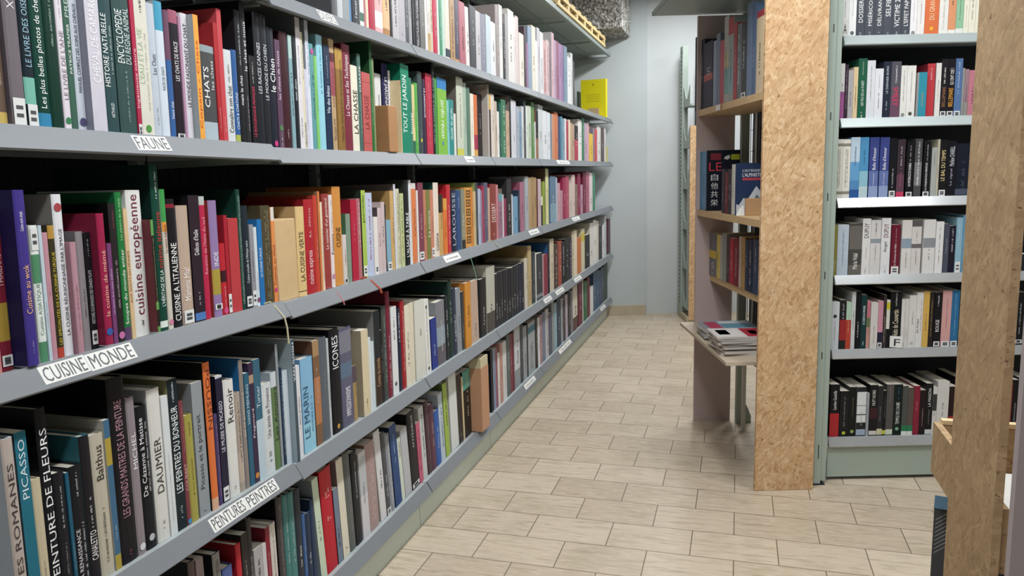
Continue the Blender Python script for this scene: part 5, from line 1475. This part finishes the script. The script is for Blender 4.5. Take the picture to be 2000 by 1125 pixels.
# ---- farther shelving by the far wall, end on
ft = root('shelving_unit', .62, 4.0); tag(ft, 'perforated sage shelving frame with a chipboard edge, against the far wall', 'shelving')
b = MB(); b.box((-.01, .36, .06), (.045, .47, 2.72), SAGE)
for q in range(62): b.box((-.0108, .40, .15+q*.041), (-.0098, .43, .168+q*.041), DARKM)
b.build('upright', ft)
for q in range(6):
    z = .14+q*.40
    b = MB(); n = 10
    up = [(.075+.28*a/n, z+.05+.13*abs(math.cos(PI*a/n))**2.2) for a in range(n+1)]
    b.prism([(.075, z-.02)]+up+[(.355, z-.02)], 'x', .0, .006, SAGE); b.build('bracket', ft)
    b = MB(); b.box((.012, .075, z-.02), (.136, .355, z), TOPM); b.build('shelf', ft)
b = MB(); b.box((.14, .072, .1), (.145, .46, 2.6), mat('#4f5a55', .7, 0, 'back_metal')); b.build('back_panel', ft)  # added dark plate standing for the dark gaps between the bracket arches
b = MB(); b.box((.0, .05, .03), (.35, .07, 1.93), OSB); b.build('end_panel', ft)
b = MB(); b.box((-.02, .06, .0), (.34, .44, .058), mat('#b3a78f', .6, 0, 'plinth_wood', .1, 10)); b.build('plinth', ft)

# ---- near display unit on the right
A2, B2 = Vector((.505, 2.0, 0)), Vector((.532, 1.760, 0)); dv = (B2-A2).normalized(); ang2 = math.atan2(dv.y, dv.x); w2 = (B2-A2).length
du = empty('display_unit', A2, (0, 0, ang2)); tag(du, 'display unit with a tall brown chipboard side at the right edge of the picture', 'display unit')
b = MB(); b.box((0, 0, .0), (w2, .018, 2.35), OSB2); b.build('end_panel', du)
inv = du.matrix_basis.inverted() if False else (Matrix.Translation(A2) @ Matrix.Rotation(ang2, 4, 'Z')).inverted()
zt, zb = .775, .625
def dbox(name, a, c, m, bev=0):
    b = MB(); b.box(a, c, m, inv, bev); return b.build(name, du)
dbox('tray_side', (.556, 1.80, zb), (.574, 2.40, zt), OSB2); dbox('tray_back', (.574, 2.382, zb), (1.35, 2.40, zt), OSB2); dbox('tray_rim', (.574, 2.378, zt), (1.35, 2.402, zt+.012), mat('#d9bf94', .6, 0, 'pale_wood', .08, 20))
dbox('tray_floor', (.574, 1.80, zb), (1.35, 2.381, zb+.014), OSB2)
dbox('leg', (.600, 1.83, 0), (.618, 1.86, zb-.001), OSB)
dbox('side_panel', (.385, 1.19, 0), (1.0, 1.208, 2.0), mat('#a99ea0', .6, 0, 'laminate', .03, 4))
dbox('cross_rail', (.57, 1.9, .30), (1.3, 1.92, .34), OSB2)
z = zb+.0145
for i in range(6):
    e = empty('magazine', (.72, 2.05, z)); th = .011
    b = MB(); b.box((-.11, -.14, 0), (.11, .14, th), mat(['#d0cecb', '#bdbab6', '#d6d4d0', '#c5c2be', '#d0ccc8', '#dad8d4'][i], .5, 0, 'glossy_paper', .1, 90)); b.build('page_block', e)
    b = MB(); b.box((-.111, -.141, th), (.111, .141, th+.0008), cover(['#3a4048', '#b8b4b0', '#50565e', '#c9c5c0', '#8f8f8f', '#d5d2ce'][i])); b.build('cover', e)
    tag(e, 'white-edged magazine in the chipboard tray, %s' % (['bottom of the pile', 'second from the bottom', 'third from the bottom', 'third from the top', 'second from the top', 'top of the pile'][i]), 'magazine', 'magazines in the chipboard tray'); z += th+.001
# dark carton on the floor below the tray
cb = empty('carton', (.705, 2.44, 0), (0, 0, R(-14))); tag(cb, 'dark grey printed carton on the floor below the chipboard tray', 'box')
b = MB(); b.box((-.12, -.05, .0005), (.12, .05, .500), mat('#3c4044', .5, 0, 'carton', .08, 9), None, .003); b.build('box', cb)
b = MB(); st = ink('#8a8e90')
for q in range(9):
    z0 = .36+q*.013
    b.add([Vector((-.115, -.0508, z0)), Vector((-.06, -.0508, z0+.05)), Vector((-.06, -.0508, z0+.054)), Vector((-.115, -.0508, z0+.004))], [(0, 1, 2, 3)], st)
sc = [(-.10, .20), (-.085, .235), (-.08, .20), (-.07, .215), (-.075, .18), (-.055, .16), (-.07, .14), (-.085, .15), (-.08, .175), (-.095, .17)]
b.tube([Vector((p, -.051, q)) for p, q in sc], .003, ink('#c9cbcb'), 5); b.build('printed_mark', cb)
b = MB(); b.box((-.121, -.051, .5005), (.121, .051, .5035), mat('#2f4a5c', .5, 0, 'carton')); b.build('lid', cb)
